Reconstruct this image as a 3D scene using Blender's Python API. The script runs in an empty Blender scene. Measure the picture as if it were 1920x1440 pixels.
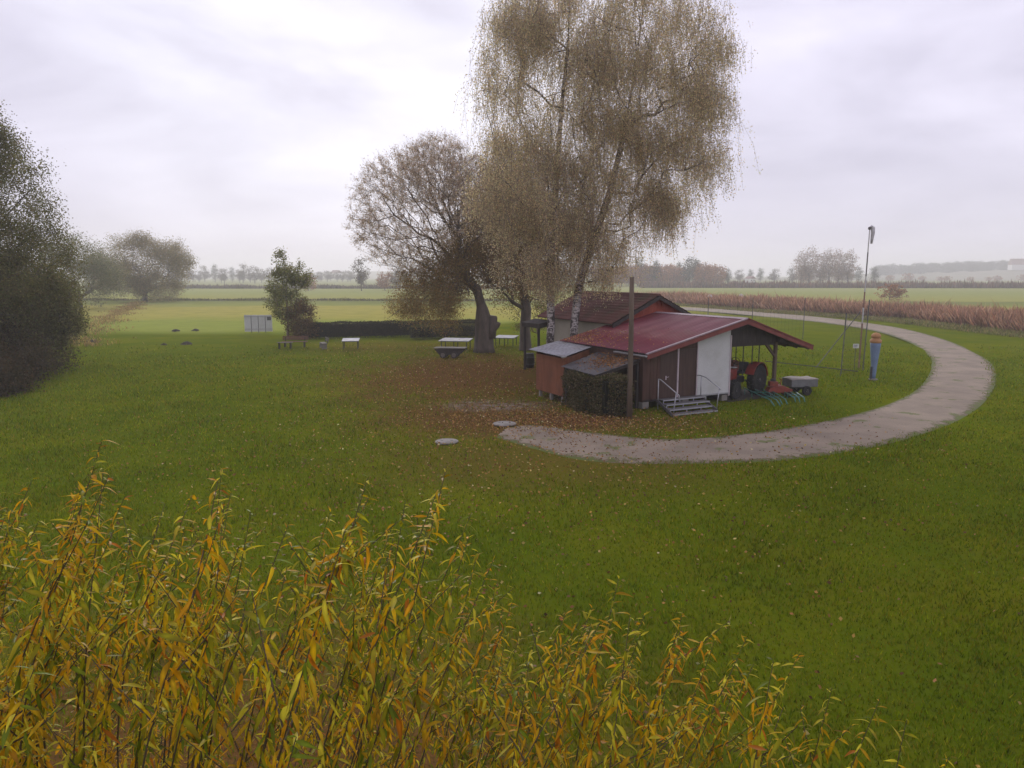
import bpy, math, random
import numpy as np
from mathutils import Vector, Matrix

random.seed(7)
RNG = np.random.default_rng(11)
R = math.radians
SC = bpy.context.scene
COL = SC.collection

# ------------------------------------------------------------------ camera, sky, sun, exposure
CAM_H, PITCH, FPX = 6.0, R(8.33), 1400.0          # metres, tilt below level, focal length in 1920-px units
cam_d = bpy.data.cameras.new('camera')
cam_d.sensor_width = 36.0
cam_d.lens = 36.0 * FPX / 1920.0
cam_d.clip_start, cam_d.clip_end = 0.05, 6000
cam = bpy.data.objects.new('camera', cam_d)
COL.objects.link(cam)
cam.location = (0, 0, CAM_H)
cam.rotation_euler = (R(90) - PITCH, 0, 0)
SC.camera = cam

SUN_AZ, SUN_EL = R(-12), R(20)
SUN_DIR = Vector((math.sin(SUN_AZ) * math.cos(SUN_EL), math.cos(SUN_AZ) * math.cos(SUN_EL), math.sin(SUN_EL)))
world = bpy.data.worlds.new('World')
SC.world = world
world.use_nodes = True


def build_sky():
    nt = world.node_tree
    nt.nodes.clear()
    N, L = nt.nodes.new, nt.links.new
    out = N('ShaderNodeOutputWorld')
    sky = N('ShaderNodeTexSky')
    sky.sky_type = 'NISHITA'
    sky.sun_disc = False
    sky.sun_elevation, sky.sun_rotation = SUN_EL, SUN_AZ
    sky.air_density, sky.dust_density = 1.0, 0.4
    b1 = N('ShaderNodeBackground')
    b1.inputs['Strength'].default_value = 0.05
    L(sky.outputs[0], b1.inputs['Color'])
    # overcast deck: stretched noise over the view direction, brighter round the veiled sun
    tc = N('ShaderNodeTexCoord')
    mp = N('ShaderNodeMapping')
    mp.inputs['Scale'].default_value = (1.0, 1.0, 3.2)
    mp.inputs['Rotation'].default_value = (0.0, R(14), R(20))
    L(tc.outputs['Generated'], mp.inputs['Vector'])
    n1 = N('ShaderNodeTexNoise')
    n1.inputs['Scale'].default_value = 2.3
    n1.inputs['Detail'].default_value = 5.0
    n1.inputs['Roughness'].default_value = 0.5
    n1.inputs['Distortion'].default_value = 0.35
    L(mp.outputs[0], n1.inputs['Vector'])
    ramp = N('ShaderNodeValToRGB')
    ramp.color_ramp.elements[0].position = 0.34
    ramp.color_ramp.elements[0].color = (0.445, 0.424, 0.530, 1)
    ramp.color_ramp.elements[1].position = 0.66
    ramp.color_ramp.elements[1].color = (0.668, 0.638, 0.765, 1)
    L(n1.outputs['Fac'], ramp.inputs['Fac'])
    dot = N('ShaderNodeVectorMath')
    dot.operation = 'DOT_PRODUCT'
    L(tc.outputs['Generated'], dot.inputs[0])
    dot.inputs[1].default_value = SUN_DIR
    glow = N('ShaderNodeMapRange')
    glow.interpolation_type = 'SMOOTHERSTEP'
    glow.inputs['From Min'].default_value = 0.90
    glow.inputs['From Max'].default_value = 1.0
    glow.inputs['To Min'].default_value = 0.0
    glow.inputs['To Max'].default_value = 0.42
    L(dot.outputs['Value'], glow.inputs['Value'])
    gm = N('ShaderNodeMath')
    gm.operation = 'MULTIPLY'
    L(glow.outputs[0], gm.inputs[0])
    mr2 = N('ShaderNodeMapRange')
    mr2.inputs['From Min'].default_value = 0.36
    mr2.inputs['From Max'].default_value = 0.66
    mr2.inputs['To Min'].default_value = 0.25
    L(n1.outputs['Fac'], mr2.inputs['Value'])
    L(mr2.outputs[0], gm.inputs[1])
    mix = N('ShaderNodeMix')
    mix.data_type = 'RGBA'
    mix.blend_type = 'MIX'
    L(gm.outputs[0], mix.inputs['Factor'])
    L(ramp.outputs[0], mix.inputs['A'])
    mix.inputs['B'].default_value = (0.92, 0.95, 1.00, 1)
    b2 = N('ShaderNodeBackground')
    b2.inputs['Strength'].default_value = 1.0
    L(mix.outputs['Result'], b2.inputs['Color'])
    ms = N('ShaderNodeMixShader')
    ms.inputs[0].default_value = 0.94
    L(b1.outputs[0], ms.inputs[1])
    L(b2.outputs[0], ms.inputs[2])
    L(ms.outputs[0], out.inputs['Surface'])


build_sky()
sun_d = bpy.data.lights.new('sun', 'SUN')
sun_d.energy, sun_d.angle, sun_d.color = 1.3, R(24), (1.0, 0.965, 0.90)
sun = bpy.data.objects.new('sun', sun_d)
COL.objects.link(sun)
sun.rotation_euler = SUN_DIR.to_track_quat('Z', 'Y').to_euler()
vs = SC.view_settings
vs.view_transform, vs.look, vs.exposure, vs.gamma = 'Standard', 'None', 0.63, 1.0
vs.use_curve_mapping = False
SC.cycles.use_denoising = True
SC.cycles.max_bounces = 10
SC.cycles.diffuse_bounces = 7
SC.cycles.transmission_bounces = 4
SC.cycles.transparent_max_bounces = 8
SC.cycles.volume_bounces = 4


# ------------------------------------------------------------------ helpers
def spot(u, v, y):
    """world point at depth y for a place read off the photograph (1920 x 1440)"""
    a, b = (u - 960) / FPX, (720 - v) / FPX
    d = (a, math.cos(PITCH) + b * math.sin(PITCH), -math.sin(PITCH) + b * math.cos(PITCH))
    t = y / d[1]
    return np.array((d[0] * t, y, CAM_H + d[2] * t))


def tag(o, label=None, cat=None, group=None, kind=None):
    if label: o['label'] = label
    if cat: o['category'] = cat
    if group: o['group'] = group
    if kind: o['kind'] = kind
    return o


def link(name, data, mat=None, parent=None, loc=None, rz=0.0):
    o = bpy.data.objects.new(name, data)
    COL.objects.link(o)
    if mat is not None and data is not None and not data.materials:
        data.materials.append(mat)
    if parent is not None: o.parent = parent
    if loc is not None: o.location = loc
    if rz: o.rotation_euler = (0, 0, rz)
    return o


def empty(name, loc=(0, 0, 0), rz=0.0):
    o = link(name, None, loc=loc, rz=rz)
    o.empty_display_size = 0.3
    return o


def copy_tree(o, parent=None):
    c = o.copy()
    COL.objects.link(c)
    c.parent = parent
    for ch in list(o.children):
        copy_tree(ch, c)
    return c


def np_mesh(name, verts, faces, cols=None, smooth=False):
    """verts (n,3), faces (m,3|4) arrays; cols (n,3) linear point colours"""
    me = bpy.data.meshes.new(name)
    verts = np.asarray(verts, dtype=np.float32)
    faces = np.asarray(faces, dtype=np.int32)
    k = faces.shape[1]
    me.vertices.add(len(verts))
    me.vertices.foreach_set('co', verts.ravel())
    me.loops.add(faces.size)
    me.loops.foreach_set('vertex_index', faces.ravel())
    me.polygons.add(len(faces))
    me.polygons.foreach_set('loop_start', np.arange(len(faces), dtype=np.int32) * k)
    me.polygons.foreach_set('loop_total', np.full(len(faces), k, dtype=np.int32))
    if smooth:
        me.polygons.foreach_set('use_smooth', np.ones(len(faces), dtype=bool))
    me.update(calc_edges=True)
    if cols is not None:
        at = me.color_attributes.new('Col', 'FLOAT_COLOR', 'POINT')
        c4 = np.ones((len(verts), 4), dtype=np.float32)
        c4[:, :3] = cols
        at.data.foreach_set('color', c4.ravel())
    return me


class MB:
    """collects shapes into one mesh"""
    def __init__(s):
        s.v, s.f = [], []

    def add(s, vs_, fs_):
        b = len(s.v)
        s.v += [tuple(p) for p in vs_]
        s.f += [tuple(i + b for i in f) for f in fs_]
        return s

    def box(s, c, size, rot=None):
        hx, hy, hz = size[0] / 2, size[1] / 2, size[2] / 2
        pts = [Vector((x, y, z)) for z in (-hz, hz) for y in (-hy, hy) for x in (-hx, hx)]
        if rot is not None: pts = [rot @ p for p in pts]
        c = Vector(c)
        return s.add([p + c for p in pts], [(0, 2, 3, 1), (4, 5, 7, 6), (0, 1, 5, 4), (2, 6, 7, 3), (0, 4, 6, 2), (1, 3, 7, 5)])

    def bar(s, p0, p1, w, h, up=(0, 0, 1)):
        p0, p1 = Vector(p0), Vector(p1)
        d = p1 - p0
        x = d.normalized()
        upv = Vector(up)
        if abs(x.dot(upv)) > 0.98: upv = Vector((0, 1, 0))
        y = upv.cross(x).normalized()
        z = x.cross(y)
        return s.box((p0 + p1) / 2, (d.length, w, h), Matrix((x, y, z)).transposed())

    def slab(s, quad, t):
        """quad of four 3-D corners, given thickness downward along its normal"""
        q = [Vector(p) for p in quad]
        n = (q[1] - q[0]).cross(q[2] - q[0]).normalized()
        if n.z < 0: n = -n
        lo = [p - n * t for p in q]
        return s.add(q + lo, [(0, 1, 2, 3), (7, 6, 5, 4), (0, 4, 5, 1), (1, 5, 6, 2), (2, 6, 7, 3), (3, 7, 4, 0)])

    def prism(s, poly, axis_vec):
        """poly: list of 3-D points, extruded by axis_vec"""
        a = Vector(axis_vec)
        q = [Vector(p) for p in poly]
        n = len(q)
        fs_ = [tuple(range(n)), tuple(range(2 * n - 1, n - 1, -1))]
        fs_ += [(i, i + n, (i + 1) % n + n, (i + 1) % n) for i in range(n)]
        return s.add(q + [p + a for p in q], fs_)

    def tube(s, pts, rad, n=8, cap=True):
        pts = [Vector(p) for p in pts]
        if not hasattr(rad, '__len__'): rad = [rad] * len(pts)
        b = len(s.v)
        prev = None
        for i, p in enumerate(pts):
            t = (pts[min(i + 1, len(pts) - 1)] - pts[max(i - 1, 0)]).normalized()
            if prev is None:
                a = Vector((1, 0, 0)) if abs(t.x) < 0.8 else Vector((0, 1, 0))
                x = t.cross(a).normalized()
            else:
                x = (prev - t * prev.dot(t)).normalized()
            prev = x
            y = t.cross(x)
            for k in range(n):
                an = 2 * math.pi * k / n
                s.v.append(tuple(p + (x * math.cos(an) + y * math.sin(an)) * rad[i]))
        for i in range(len(pts) - 1):
            for k in range(n):
                k2 = (k + 1) % n
                s.f.append((b + i * n + k, b + i * n + k2, b + (i + 1) * n + k2, b + (i + 1) * n + k))
        if cap:
            s.f.append(tuple(b + k for k in range(n))[::-1])
            e = b + (len(pts) - 1) * n
            s.f.append(tuple(e + k for k in range(n)))
        return s

    def lathe(s, prof, c=(0, 0, 0), n=20, axis='z'):
        """prof: list of (radius, height)"""
        b = len(s.v)
        for r, h in prof:
            for k in range(n):
                an = 2 * math.pi * k / n
                if axis == 'z': p = (r * math.cos(an), r * math.sin(an), h)
                elif axis == 'y': p = (r * math.cos(an), h, r * math.sin(an))
                else: p = (h, r * math.cos(an), r * math.sin(an))
                s.v.append((p[0] + c[0], p[1] + c[1], p[2] + c[2]))
        for i in range(len(prof) - 1):
            for k in range(n):
                k2 = (k + 1) % n
                s.f.append((b + i * n + k, b + i * n + k2, b + (i + 1) * n + k2, b + (i + 1) * n + k))
        s.f.append(tuple(b + k for k in range(n))[::-1])
        e = b + (len(prof) - 1) * n
        s.f.append(tuple(e + k for k in range(n)))
        return s

    def build(s, name, mat, parent=None, loc=None, rz=0.0, bevel=0.0, smooth=False):
        me = bpy.data.meshes.new(name)
        me.from_pydata(s.v, [], s.f)
        me.update()
        if smooth:
            me.polygons.foreach_set('use_smooth', np.ones(len(me.polygons), dtype=bool))
        o = link(name, me, mat, parent, loc, rz)
        if bevel:
            m = o.modifiers.new('bevel', 'BEVEL')
            m.width, m.segments, m.limit_method = bevel, 2, 'ANGLE'
        return o


# ------------------------------------------------------------------ materials
def mat_base(name):
    m = bpy.data.materials.new(name)
    m.use_nodes = True
    nt = m.node_tree
    nt.nodes.clear()
    out = nt.nodes.new('ShaderNodeOutputMaterial')
    b = nt.nodes.new('ShaderNodeBsdfPrincipled')
    nt.links.new(b.outputs[0], out.inputs['Surface'])
    return m, nt, b, out


def add_noise(nt, vec, scale, detail=4.0, rough=0.55, stretch=None):
    if stretch:
        mp = nt.nodes.new('ShaderNodeMapping')
        mp.inputs['Scale'].default_value = stretch
        nt.links.new(vec, mp.inputs['Vector'])
        vec = mp.outputs[0]
    n = nt.nodes.new('ShaderNodeTexNoise')
    n.inputs['Scale'].default_value = scale
    n.inputs['Detail'].default_value = detail
    n.inputs['Roughness'].default_value = rough
    nt.links.new(vec, n.inputs['Vector'])
    return n.outputs['Fac']


def rng_map(nt, v, a, b, c=0.0, d=1.0, smooth=True):
    m = nt.nodes.new('ShaderNodeMapRange')
    if smooth: m.interpolation_type = 'SMOOTHSTEP'
    for k, x in zip(('From Min', 'From Max', 'To Min', 'To Max'), (a, b, c, d)):
        m.inputs[k].default_value = x
    nt.links.new(v, m.inputs['Value'])
    return m.outputs[0]


def mixc(nt, fac, a, b):
    m = nt.nodes.new('ShaderNodeMix')
    m.data_type = 'RGBA'
    for key, x in (('Factor', fac), ('A', a), ('B', b)):
        if hasattr(x, 'links') or hasattr(x, 'is_linked'): nt.links.new(x, m.inputs[key])
        elif key == 'Factor': m.inputs[key].default_value = x
        else: m.inputs[key].default_value = (*x, 1)
    return m.outputs['Result']


def mth(nt, op, a, b=None):
    m = nt.nodes.new('ShaderNodeMath')
    m.operation = op
    for i, x in enumerate((a, b)):
        if x is None: continue
        if hasattr(x, 'is_linked'): nt.links.new(x, m.inputs[i])
        else: m.inputs[i].default_value = x
    return m.outputs[0]


def bump(nt, b, h, strength, dist):
    n = nt.nodes.new('ShaderNodeBump')
    n.inputs['Strength'].default_value = strength
    n.inputs['Distance'].default_value = dist
    nt.links.new(h, n.inputs['Height'])
    nt.links.new(n.outputs[0], b.inputs['Normal'])


def pm(name, c1, c2=None, rough=0.7, scale=3.0, stretch=None, fine=40.0, bmp=0.25, dist=0.01, metal=0.0, dirt=None, dirt_amt=0.5):
    """painted / weathered surface: two-tone noise, a fine grain and dirt patches"""
    m, nt, b, out = mat_base(name)
    c2 = c2 or tuple(x * 0.75 for x in c1)
    tc = nt.nodes.new('ShaderNodeTexCoord').outputs['Object']
    n1 = add_noise(nt, tc, scale, 5, 0.6, stretch)
    n2 = add_noise(nt, tc, fine, 3, 0.6, stretch)
    f = rng_map(nt, n1, 0.3, 0.7)
    col = mixc(nt, f, c1, c2)
    col = mixc(nt, rng_map(nt, n2, 0.35, 0.75, 0, 0.45), col, tuple(x * 0.7 for x in c2))
    if dirt:
        n3 = add_noise(nt, tc, scale * 0.6 + 0.3, 6, 0.65)
        col = mixc(nt, rng_map(nt, n3, 0.5, 0.68, 0, dirt_amt), col, dirt)
    nt.links.new(col, b.inputs['Base Color'])
    nt.links.new(rng_map(nt, n1, 0.2, 0.8, max(0.05, rough - 0.12), min(1, rough + 0.12)), b.inputs['Roughness'])
    b.inputs['Metallic'].default_value = metal
    if bmp: bump(nt, b, n2, bmp, dist)
    return m


def leaf_mat(name, trans=0.4, rough=0.6, spec=0.2):
    m, nt, b, out = mat_base(name)
    at = nt.nodes.new('ShaderNodeAttribute')
    at.attribute_name = 'Col'
    nt.links.new(at.outputs['Color'], b.inputs['Base Color'])
    b.inputs['Roughness'].default_value = rough
    b.inputs['Specular IOR Level'].default_value = spec
    t = nt.nodes.new('ShaderNodeBsdfTranslucent')
    nt.links.new(at.outputs['Color'], t.inputs['Color'])
    ms = nt.nodes.new('ShaderNodeMixShader')
    ms.inputs[0].default_value = trans
    nt.links.new(b.outputs[0], ms.inputs[1])
    nt.links.new(t.outputs[0], ms.inputs[2])
    nt.links.new(ms.outputs[0], out.inputs['Surface'])
    return m


M = {}
M['leaf'] = leaf_mat('leaf', 0.45, 0.8, 0.05)
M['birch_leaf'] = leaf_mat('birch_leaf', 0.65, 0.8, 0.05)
M['leaf_near'] = leaf_mat('leaf_near', 0.45, 0.5, 0.16)
M['litter'] = leaf_mat('litter', 0.1, 0.7)
M['grass'] = leaf_mat('grass_blade', 0.3, 0.8, 0.0)
M['bark'] = pm('bark', (0.145, 0.112, 0.088), (0.08, 0.064, 0.052), 0.9, 3, (1, 1, 0.25), 25, 0.8, 0.03)
M['bark_young'] = pm('bark_young', (0.29, 0.22, 0.165), (0.20, 0.15, 0.115), 0.8, 6, (1, 1, 0.3), 60, 0.4, 0.004)
M['red_sheet'] = pm('red_sheet', (0.185, 0.020, 0.036), (0.145, 0.018, 0.031), 0.5, 0.7, (.35, 2.2, 1), 9, 0.08, 0.003, 0.0, (0.13, 0.055, 0.04), 0.55)
M['red_trim'] = pm('red_trim', (0.22, 0.045, 0.035), (0.16, 0.035, 0.028), 0.55, 2, None, 30, 0.1)
M['flashing'] = pm('flashing', (0.36, 0.27, 0.29), (0.28, 0.2, 0.22), 0.5, 3, None, 30, 0.1)
M['pale_trim'] = pm('pale_trim', (0.62, 0.52, 0.54), (0.5, 0.42, 0.44), 0.4, 3, None, 30, 0.1)
M['brown_wall'] = pm('brown_wall', (0.098, 0.042, 0.026), (0.068, 0.030, 0.020), 0.75, 1.2, (3, 3, 0.5), 30, 0.3, 0.006, 0, (0.05, 0.045, 0.02), 0.35)
M['brown_door'] = pm('brown_door', (0.075, 0.036, 0.025), (0.055, 0.028, 0.02), 0.6, 2, (4, 4, 0.5), 40, 0.25)
M['orange_wall'] = pm('orange_wall', (0.22, 0.068, 0.022), (0.16, 0.05, 0.018), 0.75, 1.3, (2, 2, 0.6), 30, 0.3, 0.006, 0, (0.09, 0.04, 0.02), 0.45)
M['red_board'] = pm('red_board', (0.40, 0.075, 0.04), (0.30, 0.055, 0.03), 0.7, 2, (5, 5, 0.4), 40, 0.3, 0.005, 0, (0.09, 0.03, 0.02), 0.4)
M['white_wall'] = pm('white_wall', (0.60, 0.60, 0.585), (0.53, 0.53, 0.515), 0.65, 0.8, None, 25, 0.1, 0.004, 0, (0.40, 0.40, 0.34), 0.35)
M['cream_wall'] = pm('cream_wall', (0.38, 0.345, 0.275), (0.32, 0.29, 0.23), 0.8, 0.8, None, 25, 0.2, 0.006, 0, (0.3, 0.28, 0.2), 0.4)
M['dark_wood'] = pm('dark_wood', (0.045, 0.032, 0.026), (0.028, 0.022, 0.019), 0.8, 3, (4, 4, 0.6), 30, 0.4)
M['mid_wood'] = pm('mid_wood', (0.13, 0.085, 0.055), (0.085, 0.058, 0.04), 0.8, 3, (4, 4, 0.6), 30, 0.4, 0.008)
M['pole_wood'] = pm('pole_wood', (0.15, 0.105, 0.068), (0.10, 0.07, 0.048), 0.85, 2, (6, 6, 0.25), 40, 0.5, 0.01, 0, (0.09, 0.10, 0.06), 0.5)
M['tile'] = pm('tile', (0.15, 0.048, 0.036), (0.10, 0.038, 0.03), 0.85, 0.9, None, 14, 0.4, 0.01, 0, (0.065, 0.056, 0.024), 0.6)
M['grey_sheet'] = pm('grey_sheet', (0.40, 0.40, 0.43), (0.22, 0.22, 0.23), 0.5, 1.3, (.4, 4, 1), 22, 0.15, 0.004, 0.0, (0.13, 0.10, 0.075), 0.6)
M['dark_sheet'] = pm('dark_sheet', (0.115, 0.105, 0.11), (0.07, 0.065, 0.066), 0.6, 1.0, None, 22, 0.2, 0.004, 0, (0.10, 0.075, 0.05), 0.6)
M['galv'] = pm('galv', (0.46, 0.46, 0.47), (0.36, 0.36, 0.37), 0.42, 6, None, 60, 0.1, 0.002, 0.35)
M['grate'] = pm('grate', (0.17, 0.16, 0.155), (0.12, 0.11, 0.11), 0.6, 6, None, 60, 0.3, 0.004, 0.3)
M['concrete'] = pm('concrete', (0.30, 0.275, 0.245), (0.22, 0.20, 0.175), 0.9, 2.5, None, 35, 0.4, 0.006, 0, (0.18, 0.16, 0.12), 0.5)
M['white_top'] = pm('white_top', (0.40, 0.40, 0.43), (0.32, 0.32, 0.35), 0.8, 2, None, 30, 0.05)
M['iron'] = pm('iron', (0.05, 0.05, 0.05), (0.035, 0.035, 0.035), 0.6, 6, None, 50, 0.2)
M['post_grey'] = pm('post_grey', (0.13, 0.13, 0.12), (0.09, 0.09, 0.085), 0.6, 4, None, 50, 0.2)
M['bench_red'] = pm('bench_red', (0.20, 0.085, 0.05), (0.13, 0.06, 0.04), 0.75, 3, (1, 4, 4), 30, 0.3)
M['bench_grey'] = pm('bench_grey', (0.17, 0.145, 0.125), (0.11, 0.095, 0.08), 0.85, 3, (1, 4, 4), 30, 0.4)
M['tractor_red'] = pm('tractor_red', (0.27, 0.032, 0.022), (0.19, 0.027, 0.02), 0.55, 3, None, 30, 0.2, 0.004, 0, (0.085, 0.045, 0.03), 0.75)
M['machine_red'] = pm('machine_red', (0.27, 0.042, 0.022), (0.18, 0.034, 0.02), 0.6, 3, None, 30, 0.25, 0.006, 0, (0.10, 0.055, 0.035), 0.75)
M['rubber'] = pm('rubber', (0.022, 0.021, 0.020), (0.014, 0.014, 0.014), 0.85, 8, None, 60, 0.4, 0.006, 0, (0.06, 0.05, 0.035), 0.5)
M['rim'] = pm('rim', (0.42, 0.40, 0.36), (0.30, 0.28, 0.25), 0.5, 6)
M['seat'] = pm('seat', (0.11, 0.11, 0.115), (0.08, 0.08, 0.085), 0.5, 6)
M['green_pipe'] = pm('green_pipe', (0.07, 0.24, 0.19), (0.05, 0.18, 0.145), 0.32, 3, None, 40, 0.1, 0.002, 0, (0.10, 0.11, 0.08), 0.3)
M['zinc_box'] = pm('zinc_box', (0.19, 0.19, 0.195), (0.13, 0.13, 0.135), 0.5, 2, None, 40, 0.15, 0.003, 0.2, (0.15, 0.12, 0.10), 0.4)
M['tarp'] = pm('tarp', (0.38, 0.33, 0.28), (0.28, 0.245, 0.21), 0.7, 3, None, 14, 0.5, 0.02)
M['sky_blue_cloth'] = pm('blue_cloth', (0.17, 0.24, 0.37), (0.14, 0.20, 0.32), 0.7, 2, None, 10, 0.4, 0.02)
M['orange_cloth'] = pm('orange_cloth', (0.48, 0.24, 0.09), (0.4, 0.2, 0.08), 0.7, 2, None, 10, 0.4, 0.02)
M['sock_cloth'] = pm('sock_cloth', (0.62, 0.60, 0.62), (0.5, 0.48, 0.5), 0.8, 3, None, 12, 0.4, 0.02)
M['mast_rust'] = pm('mast_rust', (0.30, 0.17, 0.12), (0.22, 0.12, 0.09), 0.7, 3)
M['mast_white'] = pm('mast_white', (0.62, 0.60, 0.60), (0.5, 0.48, 0.48), 0.5, 4)
M['mast_grey'] = pm('mast_grey', (0.16, 0.145, 0.15), (0.12, 0.11, 0.11), 0.6, 4)
M['net'] = pm('net', (0.07, 0.065, 0.05), (0.05, 0.05, 0.04), 0.8, 4)
M['plate_white'] = pm('plate_white', (0.75, 0.75, 0.74), (0.66, 0.66, 0.65), 0.5, 5)
M['soil'] = pm('soil', (0.045, 0.033, 0.022), (0.028, 0.021, 0.015), 0.95, 9, None, 60, 0.9, 0.03)
M['house_white'] = pm('house_white', (0.74, 0.73, 0.71), (0.66, 0.65, 0.63), 0.8, 1)
M['house_roof'] = pm('house_roof', (0.25, 0.13, 0.11), (0.19, 0.10, 0.09), 0.8, 1)
M['glass_dark'] = pm('glass_dark', (0.03, 0.035, 0.04), (0.025, 0.03, 0.035), 0.15, 1, None, 10, 0)
M['bush_core'] = pm('bush_core', (0.03, 0.028, 0.016), (0.02, 0.02, 0.012), 0.95, 2)


def birch_bark():
    m, nt, b, out = mat_base('birch_bark')
    tc = nt.nodes.new('ShaderNodeTexCoord').outputs['Object']
    n1 = add_noise(nt, tc, 2.6, 5, 0.65, (1, 1, 0.9))
    n2 = add_noise(nt, tc, 7.0, 4, 0.6, (0.6, 0.6, 3.2))
    f = mth(nt, 'MAXIMUM', rng_map(nt, n1, 0.44, 0.54), rng_map(nt, n2, 0.50, 0.60))
    col = mixc(nt, f, (0.52, 0.47, 0.45), (0.05, 0.038, 0.034))
    nt.links.new(col, b.inputs['Base Color'])
    b.inputs['Roughness'].default_value = 0.75
    bump(nt, b, n2, 0.4, 0.02)
    return m


M['birch_bark'] = birch_bark()
M['shoot'] = pm('shoot', (0.10, 0.062, 0.028), (0.062, 0.042, 0.02), 0.7, 6, (1, 1, 0.3), 60, 0.3, 0.002)

# ------------------------------------------------------------------ the ground
PATH_OUT = [(22.62, 144.58), (34.24, 137.54), (43.09, 112.04), (44.52, 90.41), (41.3, 73.1), (35.17, 56.33), (29.06, 45.01), (23.2, 36.43),
            (18.78, 31.14), (14.96, 27.72), (12.02, 25.69), (8.66, 24.14), (5.04, 23.71), (2.48, 24.14), (0.76, 25.85), (-0.5, 27.63)]
PATH_IN = [(21.52, 137.54), (31.22, 125.32), (38.53, 100.08), (39.63, 84.08), (36.49, 68.89), (31.31, 55.21), (27.27, 47.6), (22.38, 39.98),
           (18.68, 35.33), (14.54, 31.26), (11.41, 29.02), (8.86, 27.63), (5.65, 26.71), (2.86, 28.01), (0.85, 29.33), (-0.21, 28.81)]


def catmull(pts, n):
    p = np.array(pts, dtype=float)
    p = np.vstack([2 * p[0] - p[1], p, 2 * p[-1] - p[-2]])
    out = []
    for i in range(1, len(p) - 2):
        for t in np.linspace(0, 1, n, endpoint=False):
            a, b, c, d = p[i - 1], p[i], p[i + 1], p[i + 2]
            out.append(0.5 * ((2 * b) + (c - a) * t + (2 * a - 5 * b + 4 * c - d) * t * t + (3 * b - a - 3 * c + d) * t ** 3))
    out.append(p[-2])
    return np.array(out)


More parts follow.
